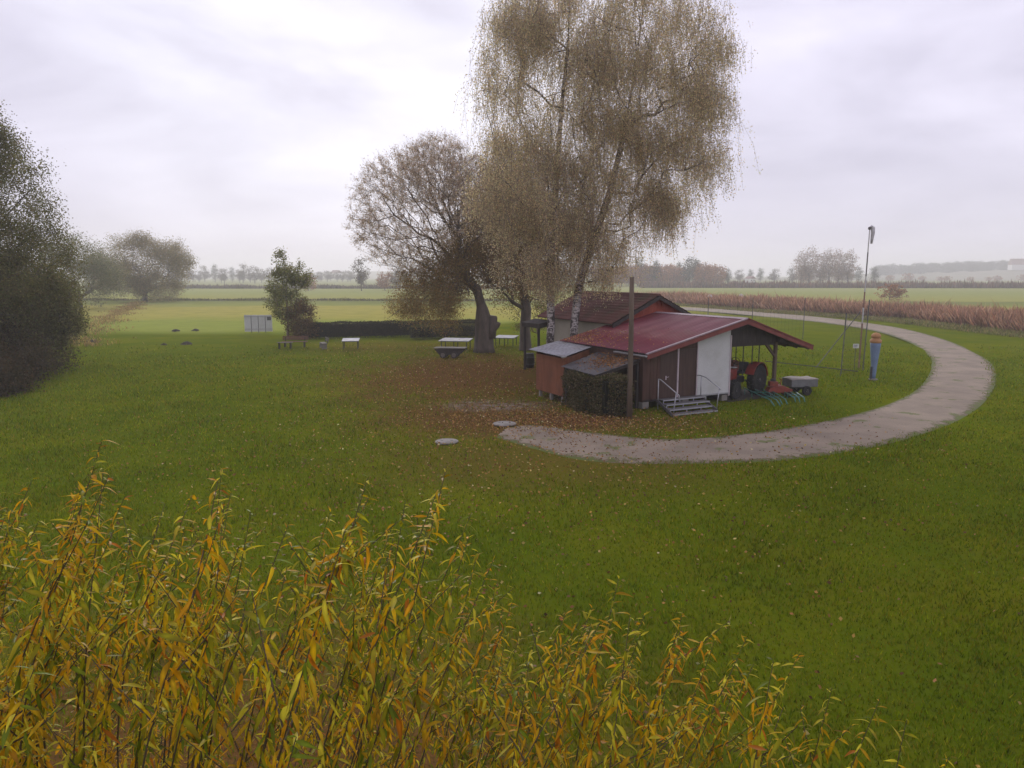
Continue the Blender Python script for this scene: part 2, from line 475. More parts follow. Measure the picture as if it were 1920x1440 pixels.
def ground_material():
    m, nt, b, out = mat_base('ground')
    geo = nt.nodes.new('ShaderNodeNewGeometry').outputs['Position']
    sep = nt.nodes.new('ShaderNodeSeparateXYZ')
    nt.links.new(geo, sep.inputs[0])
    X, Y = sep.outputs[0], sep.outputs[1]
    big = add_noise(nt, geo, 0.05, 5, 0.55)
    mid = add_noise(nt, geo, 0.35, 5, 0.6)
    sm = add_noise(nt, geo, 2.2, 5, 0.65)
    fine = add_noise(nt, geo, 14, 4, 0.7)
    # lawn: mown grass with dull and rich patches
    lawn = mixc(nt, rng_map(nt, mid, 0.3, 0.7), (0.098, 0.138, 0.005), (0.148, 0.162, 0.006))
    lawn = mixc(nt, rng_map(nt, sm, 0.42, 0.75, 0, 0.55), lawn, (0.150, 0.138, 0.010))
    lawn = mixc(nt, rng_map(nt, add_noise(nt, geo, 0.9, 6, 0.7), 0.56, 0.70, 0, 0.45), lawn, (0.175, 0.150, 0.016))
    lawn = mixc(nt, rng_map(nt, fine, 0.5, 0.8, 0, 0.5), lawn, (0.045, 0.055, 0.009))
    lawn = mixc(nt, rng_map(nt, add_noise(nt, geo, 0.11, 4, 0.6), 0.36, 0.66, 0, 0.55), lawn, (0.074, 0.112, 0.006))
    # hay meadows beyond: strips cut at different times
    yw = mth(nt, 'ADD', Y, mth(nt, 'MULTIPLY', mth(nt, 'SUBTRACT', big, 0.5), 34.0))
    yw = mth(nt, 'ADD', yw, mth(nt, 'MULTIPLY', X, 0.06))
    rp = nt.nodes.new('ShaderNodeValToRGB')
    cr = rp.color_ramp
    stops = [(0, (0.257, 0.293, 0.052)), (96, (0.250, 0.293, 0.055)), (104, (0.351, 0.319, 0.072)), (140, (0.371, 0.325, 0.081)),
             (148, (0.257, 0.280, 0.075)), (172, (0.162, 0.182, 0.065)), (180, (0.331, 0.319, 0.098)), (250, (0.270, 0.299, 0.098)), (345, (0.311, 0.319, 0.130)), (600, (0.270, 0.286, 0.130))]
    while len(cr.elements) < len(stops): cr.elements.new(0.5)
    for e, (p, c) in zip(cr.elements, stops):
        e.position, e.color = p / 600.0, (*c, 1)
    nt.links.new(mth(nt, 'DIVIDE', yw, 600.0), rp.inputs['Fac'])
    meadow = mixc(nt, rng_map(nt, mid, 0.35, 0.75, 0, 0.5), rp.outputs[0], (0.19, 0.22, 0.045))
    meadow = mixc(nt, rng_map(nt, sm, 0.45, 0.8, 0, 0.35), meadow, (0.34, 0.30, 0.10))
    # lawn ends at a mowing edge running across the plot
    edge = mth(nt, 'SUBTRACT', mth(nt, 'ADD', Y, mth(nt, 'MULTIPLY', mth(nt, 'SUBTRACT', mid, 0.5), 7.0)), mth(nt, 'MULTIPLY', X, 1.1))
    edge_l = rng_map(nt, edge, 92, 101)
    far = rng_map(nt, mth(nt, 'ADD', Y, mth(nt, 'MULTIPLY', X, -0.35)), 78, 84)
    e2 = mth(nt, 'MULTIPLY', edge_l, rng_map(nt, Y, 74, 84))
    e3 = mth(nt, 'MAXIMUM', e2, rng_map(nt, Y, 96, 150))
    col = mixc(nt, e3, lawn, meadow)
    # carpet of rotted leaves under the trees and along the hut
    def blob(cx, cy, rx, ry, amt):
        dx = mth(nt, 'DIVIDE', mth(nt, 'SUBTRACT', X, cx), rx)
        dy = mth(nt, 'DIVIDE', mth(nt, 'SUBTRACT', Y, cy), ry)
        d = mth(nt, 'SQRT', mth(nt, 'ADD', mth(nt, 'MULTIPLY', dx, dx), mth(nt, 'MULTIPLY', dy, dy)))
        d = mth(nt, 'ADD', d, mth(nt, 'MULTIPLY', mth(nt, 'SUBTRACT', sm, 0.5), 1.1))
        d = mth(nt, 'ADD', d, mth(nt, 'MULTIPLY', mth(nt, 'SUBTRACT', mid, 0.5), 0.9))
        return rng_map(nt, d, 0.25, 1.1, amt, 0.0)
    lit = blob(-2.6, 45, 10.5, 17, 0.90)
    lit = mth(nt, 'MAXIMUM', lit, blob(2.2, 30.6, 4.6, 3.6, 1.0))
    lit = mth(nt, 'MAXIMUM', lit, blob(-1.4, 32.0, 7.0, 7.5, 0.85))
    lit = mth(nt, 'MAXIMUM', lit, blob(6.5, 30.0, 3.5, 2.4, 0.55))
    lit = mth(nt, 'MAXIMUM', lit, blob(1.0, 24, 8, 5.5, 0.5))
    lit = mth(nt, 'MAXIMUM', lit, blob(-9, 63, 11, 8, 0.42))
    lit = mth(nt, 'MAXIMUM', lit, blob(-4, 7, 8, 7, 0.95))  # litter below the foreground bush, its brown also painting in the bush's shade
    litc = mixc(nt, rng_map(nt, fine, 0.35, 0.7), (0.165, 0.075, 0.026), (0.090, 0.052, 0.020))
    col = mixc(nt, lit, col, litc)
    # trodden bare track between the manholes and the trees
    bare = mth(nt, 'MULTIPLY', blob(-0.9, 34.4, 3.6, 2.0, 1.0), rng_map(nt, mth(nt, 'ADD', mth(nt, 'MULTIPLY', sm, .6), mth(nt, 'MULTIPLY', fine, .4)), .42, .58))
    col = mixc(nt, bare, col, mixc(nt, rng_map(nt, fine, 0.45, 0.62), (0.36, 0.31, 0.26), (0.12, 0.09, 0.065)))
    nt.links.new(col, b.inputs['Base Color'])
    b.inputs['Roughness'].default_value = 0.95
    b.inputs['Specular IOR Level'].default_value = 0.0
    bump(nt, b, fine, 0.8, 0.05)
    return m


def axis_coords(lo, hi, fine_lo, fine_hi, step, growth=1.18):
    a = list(np.arange(fine_lo, fine_hi + step, step))
    s, x = step, a[-1]
    while x < hi:
        s *= growth; x += s; a.append(x)
    s, x, pre = step, a[0], []
    while x > lo:
        s *= growth; x -= s; pre.append(x)
    return np.array(pre[::-1] + a)


def build_ground():
    xs = axis_coords(-3000, 3000, -45, 50, 1.2)
    ys = axis_coords(-120, 4500, -6, 110, 1.2)
    gx, gy = np.meshgrid(xs, ys)
    rr = np.clip((np.hypot(gx, gy) - 25) / 40, 0, 1)
    gz = -0.02 + rr * 0.06 * (np.sin(gx * 0.31) * np.cos(gy * 0.27) + 0.6 * np.sin(gx * 0.11 + gy * 0.17)) * (gy < 400) - 0.05 * rr
    v = np.stack([gx.ravel(), gy.ravel(), np.minimum(gz.ravel(), 0.0)], 1)
    nx, ny = len(xs), len(ys)
    i = np.arange(nx * ny).reshape(ny, nx)
    f = np.stack([i[:-1, :-1].ravel(), i[:-1, 1:].ravel(), i[1:, 1:].ravel(), i[1:, :-1].ravel()], 1)
    o = link('ground', np_mesh('ground', v, f, smooth=True), ground_material())
    tag(o, kind='structure')


build_ground()


def path_material():
    m, nt, b, out = mat_base('gravel')
    geo = nt.nodes.new('ShaderNodeNewGeometry').outputs['Position']
    at = nt.nodes.new('ShaderNodeAttribute')
    at.attribute_name = 'Col'
    sp = nt.nodes.new('ShaderNodeSeparateColor')
    nt.links.new(at.outputs['Color'], sp.inputs[0])
    E_ = sp.outputs[0]                                   # 0 on the crown of the path, 1 at its verge
    big = add_noise(nt, geo, 0.5, 4, 0.6)
    mid = add_noise(nt, geo, 1.6, 6, 0.7)
    fine = add_noise(nt, geo, 22, 4, 0.75)
    vo = nt.nodes.new('ShaderNodeTexVoronoi')
    vo.inputs['Scale'].default_value = 26
    nt.links.new(geo, vo.inputs['Vector'])
    g = mixc(nt, rng_map(nt, big, 0.3, 0.7), (0.31, 0.245, 0.172), (0.20, 0.158, 0.112))
    g = mixc(nt, rng_map(nt, fine, 0.35, 0.7, 0, 0.6), g, (0.19, 0.14, 0.10))
    g = mixc(nt, rng_map(nt, vo.outputs['Distance'], 0.0, 0.25, 0.5, 0.0), g, (0.42, 0.37, 0.32))
    soil = mixc(nt, rng_map(nt, fine, 0.4, 0.7), (0.105, 0.065, 0.032), (0.072, 0.088, 0.014))
    grass = mixc(nt, rng_map(nt, fine, 0.4, 0.7), (0.078, 0.116, 0.007), (0.112, 0.120, 0.010))
    t = mth(nt, 'ADD', E_, mth(nt, 'MULTIPLY', mth(nt, 'SUBTRACT', mid, 0.5), 1.9))
    t = mth(nt, 'ADD', t, mth(nt, 'MULTIPLY', mth(nt, 'SUBTRACT', fine, 0.5), 0.5))
    c = mixc(nt, rng_map(nt, t, 0.55, 0.85), g, soil)
    c = mixc(nt, rng_map(nt, t, 0.72, 1.0), c, grass)
    n5 = add_noise(nt, geo, 0.8, 5, 0.6)
    c = mixc(nt, rng_map(nt, mth(nt, 'ADD', n5, mth(nt, 'MULTIPLY', fine, 0.15)), 0.66, 0.72, 0, 0.8), c, grass)
    nt.links.new(c, b.inputs['Base Color'])
    b.inputs['Roughness'].default_value = 0.9
    bump(nt, b, fine, 0.7, 0.03)
    return m


def build_path():
    a, c = catmull(PATH_OUT, 14), catmull(PATH_IN, 14)
    n = len(a)
    K = 13
    V, C = [], []
    for i in range(n):
        wdt = np.linalg.norm(a[i] - c[i])
        ext = 0.35 / max(wdt, 1)
        for k in range(K):
            t = -ext + (1 + 2 * ext) * k / (K - 1)
            p = a[i] * (1 - t) + c[i] * t
            e = abs(2 * k / (K - 1) - 1)
            endf = max(0, 1 - (n - 1 - i) / 26.0)
            V.append((p[0], p[1], 0.012 + 0.03 * (1 - e * e) - 0.03 * (e > 0.99)))
            C.append((max(e ** 2.2, endf * (0.3 + 0.7 * e)),) * 3)
    idx = np.arange(n * K).reshape(n, K)
    f = np.stack([idx[:-1, :-1].ravel(), idx[:-1, 1:].ravel(), idx[1:, 1:].ravel(), idx[1:, :-1].ravel()], 1)
    o = link('gravel_path', np_mesh('gravel_path', V, f, np.array(C), True), path_material())
    tag(o, kind='structure')
    return a, c


PA, PC = build_path()


# far terrain: low wooded rise on the right, a faint ridge on the left
def hill(name, xs, base_y, depth, prof, mat):
    V, nx, ny = [], len(xs), 14
    for j in range(ny):
        t = j / (ny - 1)
        s = math.sin(t * math.pi * 0.5)
        for x, h in zip(xs, prof):
            V.append((x * (1 + 0.25 * t), base_y + depth * t, -0.4 + (h + 0.4) * s + 0.6 * math.sin(x * 0.02 + t * 5)))
    i = np.arange(nx * ny).reshape(ny, nx)
    f = np.stack([i[:-1, :-1].ravel(), i[:-1, 1:].ravel(), i[1:, 1:].ravel(), i[1:, :-1].ravel()], 1)
    tag(link(name, np_mesh(name, V, f, smooth=True), mat), kind='structure')


M['hill_field'] = pm('hill_field', (0.20, 0.175, 0.10), (0.15, 0.155, 0.075), 0.95, 0.004, None, 0.03, 0)
hx = np.linspace(250, 1400, 40)
hill('hill', hx, 760, 420, [2 + 20 * min(1, max(0, (x - 300) / 520)) + 1.2 * math.sin(x * .013) for x in hx], M['hill_field'])
hx = np.linspace(-1300, 150, 40)
hill('far_ridge', hx, 1050, 500, [11 + 5 * math.sin(x * .004 + 1.0) + 2 * math.sin(x * .017) for x in hx], M['hill_field'])

# ------------------------------------------------------------------ vegetation tools
def in_blobs(blobs, n, rng, shell=0.0):
    """n points in a union of ellipsoids ((cx,cy,cz),(rx,ry,rz),weight); shell pushes them outward"""
    w = np.array([b[2] for b in blobs], dtype=float)
    k = rng.choice(len(blobs), n, p=w / w.sum())
    d = rng.normal(size=(n, 3))
    d /= np.linalg.norm(d, axis=1)[:, None]
    r = rng.random(n) ** (1 / 3.0)
    r = r * (1 - shell) + shell * (0.75 + 0.25 * r)
    c = np.array([b[0] for b in blobs])[k]
    a = np.array([b[1] for b in blobs])[k]
    return c + d * r[:, None] * a


def skeleton(trunk, pts, k_path=0.25, step=0.9, start=1, lift=0.12, rng=RNG):
    """grow a branch skeleton: trunk polyline nodes, then every point joined to the cheapest node"""
    pos = [np.array(p, dtype=float) for p in trunk]
    par = [-1] + list(range(len(trunk) - 1))
    plen = [0.0]
    for i in range(1, len(pos)): plen.append(plen[-1] + np.linalg.norm(pos[i] - pos[i - 1]))
    fork = pos[start]
    order = np.argsort(np.linalg.norm(pts - fork, axis=1))
    P = np.zeros((len(trunk) + len(pts) * 12, 3))
    Q = np.zeros(len(P))
    n = len(pos)
    P[:n], Q[:n] = pos, plen
    for o in order:
        p = pts[o]
        d = np.linalg.norm(P[start:n] - p, axis=1)
        cost = d + k_path * Q[start:n] + np.where(P[start:n, 2] > p[2] + 0.4, 0.5 * d, 0)
        j = start + int(np.argmin(cost))
        dist = d[j - start]
        m = max(1, int(dist / step))
        a = P[j].copy()
        prev = j
        for s in range(1, m + 1):
            if n >= len(P): break
            t = s / m
            q = a + (p - a) * t
            q[2] += lift * dist * math.sin(math.pi * t)
            if s < m: q += rng.normal(size=3) * 0.04 * dist
            P[n], Q[n] = q, Q[prev] + np.linalg.norm(q - P[prev])
            par.append(prev)
            prev = n
            n += 1
    return P[:n], np.array(par)


def radii(P, par, r_tip, r_base, e=2.3):
    n = len(P)
    acc = np.zeros(n)
    kids = np.zeros(n, dtype=int)
    for i in range(1, n): kids[par[i]] += 1
    for i in range(n - 1, -1, -1):
        if kids[i] == 0: acc[i] = 1.0
        if par[i] >= 0: acc[par[i]] += acc[i]
    r = acc ** (1 / e)
    r = r_tip * (r / 1.0) ** (math.log(r_base / r_tip) / math.log(r[0]))
    return r, kids


def branch_mesh(P, par, r, n_big=9, n_small=4, min_r=0.0, flare=None):
    """tubes along the skeleton, one chain at a time"""
    n = len(P)
    kids = [[] for _ in range(n)]
    for i in range(1, n): kids[par[i]].append(i)
    main = [max(k, key=lambda q: r[q]) if k else -1 for k in kids]
    mb = MB()
    for i in range(n):
        if i != 0 and main[par[i]] == i: continue
        chain = [i] if i == 0 else [par[i], i]
        j = i
        while main[j] >= 0:
            j = main[j]; chain.append(j)
        if r[i] < min_r or len(chain) < 2: continue
        rad = [r[q] for q in chain]
        if i != 0: rad[0] = min(rad[0], rad[1] * 1.15)
        mb.tube([P[q] for q in chain], rad, n_big if r[i] > 0.09 else (6 if r[i] > 0.04 else n_small), cap=False)
    return mb


def leaf_quads(c, d, L, W, cols, rng=RNG):
    """diamond leaves at c pointing along d"""
    n = len(c)
    d = d / np.maximum(np.linalg.norm(d, axis=1), 1e-6)[:, None]
    q = rng.normal(size=(n, 3))
    s = np.cross(d, q)
    s /= np.maximum(np.linalg.norm(s, axis=1), 1e-6)[:, None]
    L, W = np.broadcast_to(L, n)[:, None], np.broadcast_to(W, n)[:, None]
    v = np.stack([c, c + d * L * .45 + s * W * .5, c + d * L, c + d * L * .45 - s * W * .5], 1).reshape(-1, 3)
    f = np.arange(4 * n).reshape(n, 4)
    return v, f, np.repeat(cols, 4, axis=0)


def clump_w(p, f, amt, ph=0.0):
    """uneven leafing: a smooth random weight over space"""
    q = p * f
    s_ = np.sin(q[:, 0] * 1.9 + ph) * np.cos(q[:, 1] * 1.7 + 1.3 * ph) + np.sin(q[:, 2] * 2.3 + q[:, 0] * .9 + ph * .7) + .7 * np.sin(q[:, 0] * 3.7 - q[:, 2] * 3.1 + ph * 2)
    w = np.exp(amt * s_)
    return w / w.sum()


def tint(n, palette, rng=RNG, jit=0.18, weights=None):
    pal = np.array(palette)
    w = None if weights is None else np.array(weights) / np.sum(weights)
    c = pal[rng.choice(len(pal), n, p=w)]
    return np.clip(c * (1 + rng.normal(size=(n, 1)) * jit) * (1 + rng.normal(size=(n, 3)) * 0.05), 0.004, 0.9)


def twig_ribbons(a, b, w):
    """thin three-sided twigs from a to b"""
    d = b - a
    d /= np.maximum(np.linalg.norm(d, axis=1), 1e-6)[:, None]
    ref = np.tile(np.array([[0.3, 0.9, 0.2]]), (len(a), 1))
    x = np.cross(d, ref); x /= np.linalg.norm(x, axis=1)[:, None]
    y = np.cross(d, x)
    ring = [x * w, (-0.5 * x + 0.87 * y) * w, (-0.5 * x - 0.87 * y) * w]
    v = np.stack([a + q for q in ring] + [b + q * 0.6 for q in ring], 1).reshape(-1, 3)
    base = np.arange(len(a))[:, None] * 6
    f = np.concatenate([base + np.array([[0, 1, 4, 3]]), base + np.array([[1, 2, 5, 4]]), base + np.array([[2, 0, 3, 5]])], 0)
    return v, f


def tree(name, label, cat, trunk, blobs, n_pts, leaves, palette, r_base, r_tip=0.012, leaf=(0.09, 0.055), spread=0.35, droop=0.35,
         weights=None, group=None, bark='bark', twigs=0, k_path=0.25, start=1, step=0.9, lift=0.12, shell=0.15, seed=1, leaf_zmin=None, flutter=1.0, kids_only=True):
    rng = np.random.default_rng(seed)
    base = np.array(trunk[0], dtype=float)
    root = empty(name, tuple(base))
    tag(root, label, cat, group)
    pts = in_blobs(blobs, n_pts, rng, shell)
    P, par = skeleton(trunk, pts, k_path, step, start, lift, rng)
    r, kids = radii(P, par, r_tip, r_base)
    r[0] *= 1.25
    P0 = P - base
    branch_mesh(P0, par, r).build('trunk', M[bark], root, smooth=True)
    tip = np.where((r < r_tip * 2.6) & (np.arange(len(P)) >= len(trunk)))[0]
    if twigs:
        k = rng.choice(tip, twigs)
        a = P0[k]
        d = rng.normal(size=(twigs, 3)) * 0.5 + (P0[k] - P0[par[k]]) / np.maximum(np.linalg.norm(P0[k] - P0[par[k]], axis=1), 1e-3)[:, None]
        d[:, 2] += 0.2
        ln = rng.uniform(0.35, 1.0, twigs) * spread * 2.2
        b = a + d / np.linalg.norm(d, axis=1)[:, None] * ln[:, None]
        v, f = twig_ribbons(a, b, r_tip * 0.55)
        link('twigs', np_mesh('twigs', v, f), M['bark_young'], root)
        q = rng.integers(0, twigs, leaves)
        t = rng.random(leaves)[:, None]
        c = a[q] * (1 - t) + b[q] * t + rng.normal(size=(leaves, 3)) * spread * 0.18
    else:
        q = rng.choice(tip, leaves, p=clump_w(P0[tip], 4.0 / max(2.0, np.ptp(P0[tip][:, 0])) * 1.6, .55, seed))
        c = P0[q] + rng.normal(size=(leaves, 3)) * spread
    d = rng.normal(size=(leaves, 3)) * flutter
    d[:, 2] -= droop
    if leaf_zmin is not None: c[:, 2] = np.maximum(c[:, 2], leaf_zmin + rng.random(leaves) * 0.3)
    sz = rng.uniform(0.7, 1.25, leaves)
    v, f, cc = leaf_quads(c, d, leaf[0] * sz, leaf[1] * sz, tint(leaves, palette, rng, 0.2, weights), rng)
    link('crown', np_mesh('crown', v, f, cc), M['leaf'], root)
    return root, P0, r, par


def birch(name, label, trunk, blobs, n_pts, strands, palette, r_base, seed, group, zlow, weights=None, leaf=(0.075, 0.052), per=(18, 42)):
    rng = np.random.default_rng(seed)
    base = np.array(trunk[0], dtype=float)
    root = empty(name, tuple(base))
    tag(root, label, 'birch tree', group)
    pts = in_blobs(blobs, n_pts, rng, 0.05)
    P, par = skeleton(trunk, pts, 0.22, 1.1, 3, 0.16, rng)
    r, kids = radii(P, par, 0.011, r_base)
    r[0] *= 1.25
    P0 = P - base
    nt_ = len(trunk)
    branch_mesh(P0, par, r).build('trunk', M['birch_bark'], root, smooth=True)
    cand = np.where((r < 0.045) & (np.arange(len(P)) >= nt_))[0]
    k = rng.choice(cand, strands, p=clump_w(P0[cand], .85, .75, seed))
    a = P0[k] + rng.normal(size=(strands, 3)) * 0.42
    ln = rng.uniform(0.35, 1.9, strands) * np.where(rng.random(strands) < .15, 1.6, 1.0)
    ln = np.minimum(ln, np.maximum(a[:, 2] - zlow - rng.random(strands) * 1.5, 0.4))
    out = rng.normal(size=(strands, 3)) * 0.22
    V, F, C, ta, tb = [], [], [], [], []
    for i in range(strands):
        m = int(rng.uniform(*per) * ln[i] / 1.9) + 4
        t = np.sort(rng.random(m))
        c = a[i] + np.stack([out[i, 0] * np.sqrt(t) * ln[i], out[i, 1] * np.sqrt(t) * ln[i], -t * ln[i]], 1) + rng.normal(size=(m, 3)) * 0.11
        V.append(c)
        mid = a[i] + np.array([out[i, 0] * .7 * ln[i], out[i, 1] * .7 * ln[i], -0.5 * ln[i]])
        end = a[i] + np.array([out[i, 0] * ln[i], out[i, 1] * ln[i], -ln[i]])
        ta += [a[i], mid]
        tb += [mid, end]
    c = np.concatenate(V)
    n = len(c)
    d = rng.normal(size=(n, 3)) * 0.6
    d[:, 2] -= 0.8
    sz = rng.uniform(0.7, 1.3, n)
    shade = np.repeat(rng.normal(size=strands) * 0.14, [len(x) for x in V])[:, None]
    v, f, cc = leaf_quads(c, d, leaf[0] * sz, leaf[1] * sz, tint(n, palette, rng, 0.2, weights) * (1 + shade), rng)
    link('crown', np_mesh('crown', v, f, cc), M['birch_leaf'], root)
    v, f = twig_ribbons(np.array(ta), np.array(tb), 0.006)
    link('twigs', np_mesh('twigs', v, f), M['bark_young'], root)
    return root


# ------------------------------------------------------------------ the big trees
OLIVE = [(0.32, 0.23, 0.085), (0.23, 0.19, 0.07), (0.37, 0.25, 0.09), (0.32, 0.175, 0.065), (0.19, 0.15, 0.065)]
BIRCHP = [(0.70, 0.58, 0.33), (0.58, 0.50, 0.30), (0.76, 0.62, 0.33), (0.42, 0.37, 0.24), (0.68, 0.50, 0.31)]  # birch leaf tones lifted so their colour carries a milky lens veil
GREYLEAF = [(0.62, 0.50, 0.37), (0.54, 0.43, 0.31), (0.66, 0.50, 0.32)]

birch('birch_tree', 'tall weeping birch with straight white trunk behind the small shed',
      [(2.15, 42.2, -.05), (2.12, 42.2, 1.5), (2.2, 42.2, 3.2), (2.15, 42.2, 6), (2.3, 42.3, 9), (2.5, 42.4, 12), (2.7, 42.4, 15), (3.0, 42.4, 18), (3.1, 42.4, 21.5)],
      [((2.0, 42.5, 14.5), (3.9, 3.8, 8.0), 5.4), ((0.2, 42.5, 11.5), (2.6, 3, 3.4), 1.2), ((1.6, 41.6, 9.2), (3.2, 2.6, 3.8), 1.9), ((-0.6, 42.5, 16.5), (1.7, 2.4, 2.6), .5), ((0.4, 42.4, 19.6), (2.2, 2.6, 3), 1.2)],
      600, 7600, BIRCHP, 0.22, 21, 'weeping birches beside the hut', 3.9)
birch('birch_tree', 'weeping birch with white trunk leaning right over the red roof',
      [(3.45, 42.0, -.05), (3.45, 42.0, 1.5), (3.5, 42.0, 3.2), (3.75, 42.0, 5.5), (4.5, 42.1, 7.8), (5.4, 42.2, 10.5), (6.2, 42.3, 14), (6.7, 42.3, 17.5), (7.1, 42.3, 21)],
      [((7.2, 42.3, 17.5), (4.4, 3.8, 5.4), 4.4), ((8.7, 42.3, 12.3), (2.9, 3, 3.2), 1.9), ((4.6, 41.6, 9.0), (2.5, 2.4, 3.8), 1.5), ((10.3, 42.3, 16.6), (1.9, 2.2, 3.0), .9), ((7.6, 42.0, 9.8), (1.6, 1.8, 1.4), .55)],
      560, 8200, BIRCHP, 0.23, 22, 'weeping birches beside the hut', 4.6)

# old willow with a broken stump of a second stem, bare limbs fanning out to the left
will, wP, wr, wpar = tree('willow_tree', 'thick trunked old willow with half bare domed crown beside the picnic tables', 'willow tree',
     [(-2.3, 58.5, -.05), (-2.3, 58.5, 1.2), (-2.32, 58.5, 2.6), (-2.45, 58.4, 3.8), (-2.7, 58.3, 4.8)],
     [((-7.2, 58.0, 10.6), (5.2, 4.6, 4.9), 5), ((-3.2, 58.5, 11.6), (2.6, 3.6, 3.4), 1.4), ((-5.6, 58.0, 13.6), (3.0, 3.2, 2.7), 1.4)],
     2300, 60000, GREYLEAF, 0.36, 0.0075, (0.10, 0.055), 0.42, 0.3, twigs=17000, k_path=0.5, start=2, seed=31, shell=0.25, lift=0.03)
MB().tube([(.1, 0, 0), (.1, 0, .4), (.1, 0, 1.4), (.08, 0, 2.4), (-.02, -.05, 3.3), (-.12, -.1, 4.0)], [.92, .80, .74, .68, .5, .3], 14).build('trunk_base', M['bark'], will, smooth=True)
rngw = np.random.default_rng(77)
nn = 52000
cw = in_blobs([((-6.3, 57.0, 4.6), (2.6, 2.4, 2.2), 3), ((-4.6, 57.2, 5.6), (2.3, 2.4, 2.2), 2.4), ((-8.2, 57.2, 3.6), (1.5, 1.6, 1.1), .9), ((-7.3, 57.2, 5.8), (1.8, 1.8, 1.3), .9), ((-5.4, 57.2, 2.9), (1.9, 1.8, 1.0), 1.1), ((-3.9, 57.8, 8.2), (2.2, 2.4, 2.6), 2.0), ((-5.6, 57.6, 7.4), (1.8, 1.8, 1.2), .7)], 620, rngw, 0.1)
cw = cw[rngw.integers(0, 620, nn)] + rngw.normal(size=(nn, 3)) * np.array([.26, .26, .34]) - np.array([-2.3, 58.5, -.05])
dw = rngw.normal(size=(nn, 3)); dw[:, 2] -= 0.8
sz = rngw.uniform(.7, 1.25, nn)
v, f, cc = leaf_quads(cw, dw, .115 * sz, .055 * sz, tint(nn, OLIVE, rngw), rngw)
link('crown', np_mesh('low_crown', v, f, cc), M['leaf'], will)
mb = MB()                                                        # hanging twigs that carry the low crown
for i in range(60):
    t = cw[rngw.integers(0, nn)]
    s = np.array([-.6 - rngw.random() * 1.6, -.1, 4.4 + rngw.random() * 2.2])
    m_ = (s + t) / 2 + np.array([0, 0, 0.9])
    mb.tube([s, m_, t], [.05, .03, .012], 4, False)
mb.build('branches', M['bark'], will)
mb = MB()
mb.tube([(0.55, -.15, 1.2), (0.72, -.2, 2.0), (0.78, -.2, 2.75), (0.80, -.2, 2.9)], [.5, .42, .40, .33], 10)
mb.tube([(0.75, -.3, 1.7), (1.15, -.3, 2.15), (1.25, -.3, 2.4)], [.24, .22, .19], 8)
mb.build('stump', M['bark'], will, smooth=True)

tree('maple_tree', 'bushy brown leaved tree with dark trunk between the willow and birches', 'deciduous tree',
     [(1.1, 60.4, -.05), (1.05, 60.4, 1.6), (1.15, 60.4, 3.2), (0.9, 60.4, 5), (0.2, 60.4, 7.5)],
     [((-0.6, 60.4, 11.6), (2.9, 3, 5.4), 4), ((0.4, 60.0, 6.2), (2.9, 2.8, 2.8), 2), ((2.4, 60.2, 8.5), (2.2, 2.4, 3.4), 1.4), ((-1.6, 60.2, 7.6), (2.2, 2.4, 2.6), 1.2)],
     460, 90000, [(0.28, 0.17, 0.07), (0.22, 0.16, 0.06), (0.32, 0.20, 0.075), (0.18, 0.12, 0.055)], 0.42, 0.014, (0.13, 0.08), 0.45, 0.5, seed=41)
tree('elder_bush', 'light green shrub with thin stems under the brown tree by the awning', 'shrub',
     [(2.3, 64, -.05), (2.2, 64, 1.0), (2.0, 64, 1.8)],
     [((1.6, 64, 2.9), (2.6, 1.4, 1.7), 3), ((0.2, 63.5, 4.0), (1.6, 1.2, 1.2), 1), ((3.2, 64, 3.0), (1.2, 1.2, 2), 1)],
     110, 4200, [(0.22, 0.22, 0.05), (0.15, 0.17, 0.045), (0.24, 0.17, 0.05)], 0.07, 0.01, (0.14, 0.08), 0.22, 0.4, seed=43, bark='bark_young')

# dark trees filling the left edge
DARKG = [(0.165, 0.16, 0.055), (0.125, 0.132, 0.046), (0.205, 0.18, 0.065), (0.15, 0.12, 0.05)]
tree('alder_tree', 'large dark tree filling the left edge of the lawn', 'deciduous tree',
     [(-33.5, 46, -.05), (-33.4, 46, 2), (-33.2, 46, 4.5), (-33.0, 46, 8), (-32.8, 46, 11.5)],
     [((-32.6, 46, 10.2), (4.9, 4.5, 4.6), 4), ((-33.2, 46, 13.6), (3.2, 3.2, 2.8), 1.5), ((-31.0, 46, 6.2), (4.2, 3.8, 3.6), 2.5), ((-32.5, 45, 3.2), (4.2, 3.6, 2.6), 1.6)],
     620, 150000, DARKG, 0.5, 0.014, (0.12, 0.075), 0.45, 0.35, seed=51)
tree('hazel_bush', 'dark drooping bush reaching the grass below the left edge tree', 'bush',
     [(-32.0, 49, -.05), (-31.9, 49, .8), (-31.6, 49, 1.6)],
     [((-31.6, 49, 3.2), (3.0, 2.6, 2.8), 3), ((-31.0, 48.5, 5.2), (2.6, 2.2, 1.8), 1.2), ((-29.9, 49, 3.0), (1.6, 1.8, 1.3), .8)],
     260, 40000, [(0.15, 0.135, 0.045), (0.10, 0.10, 0.036), (0.22, 0.205, 0.075)], 0.1, 0.011, (0.15, 0.10), 0.36, 0.4, seed=52, bark='bark_young')
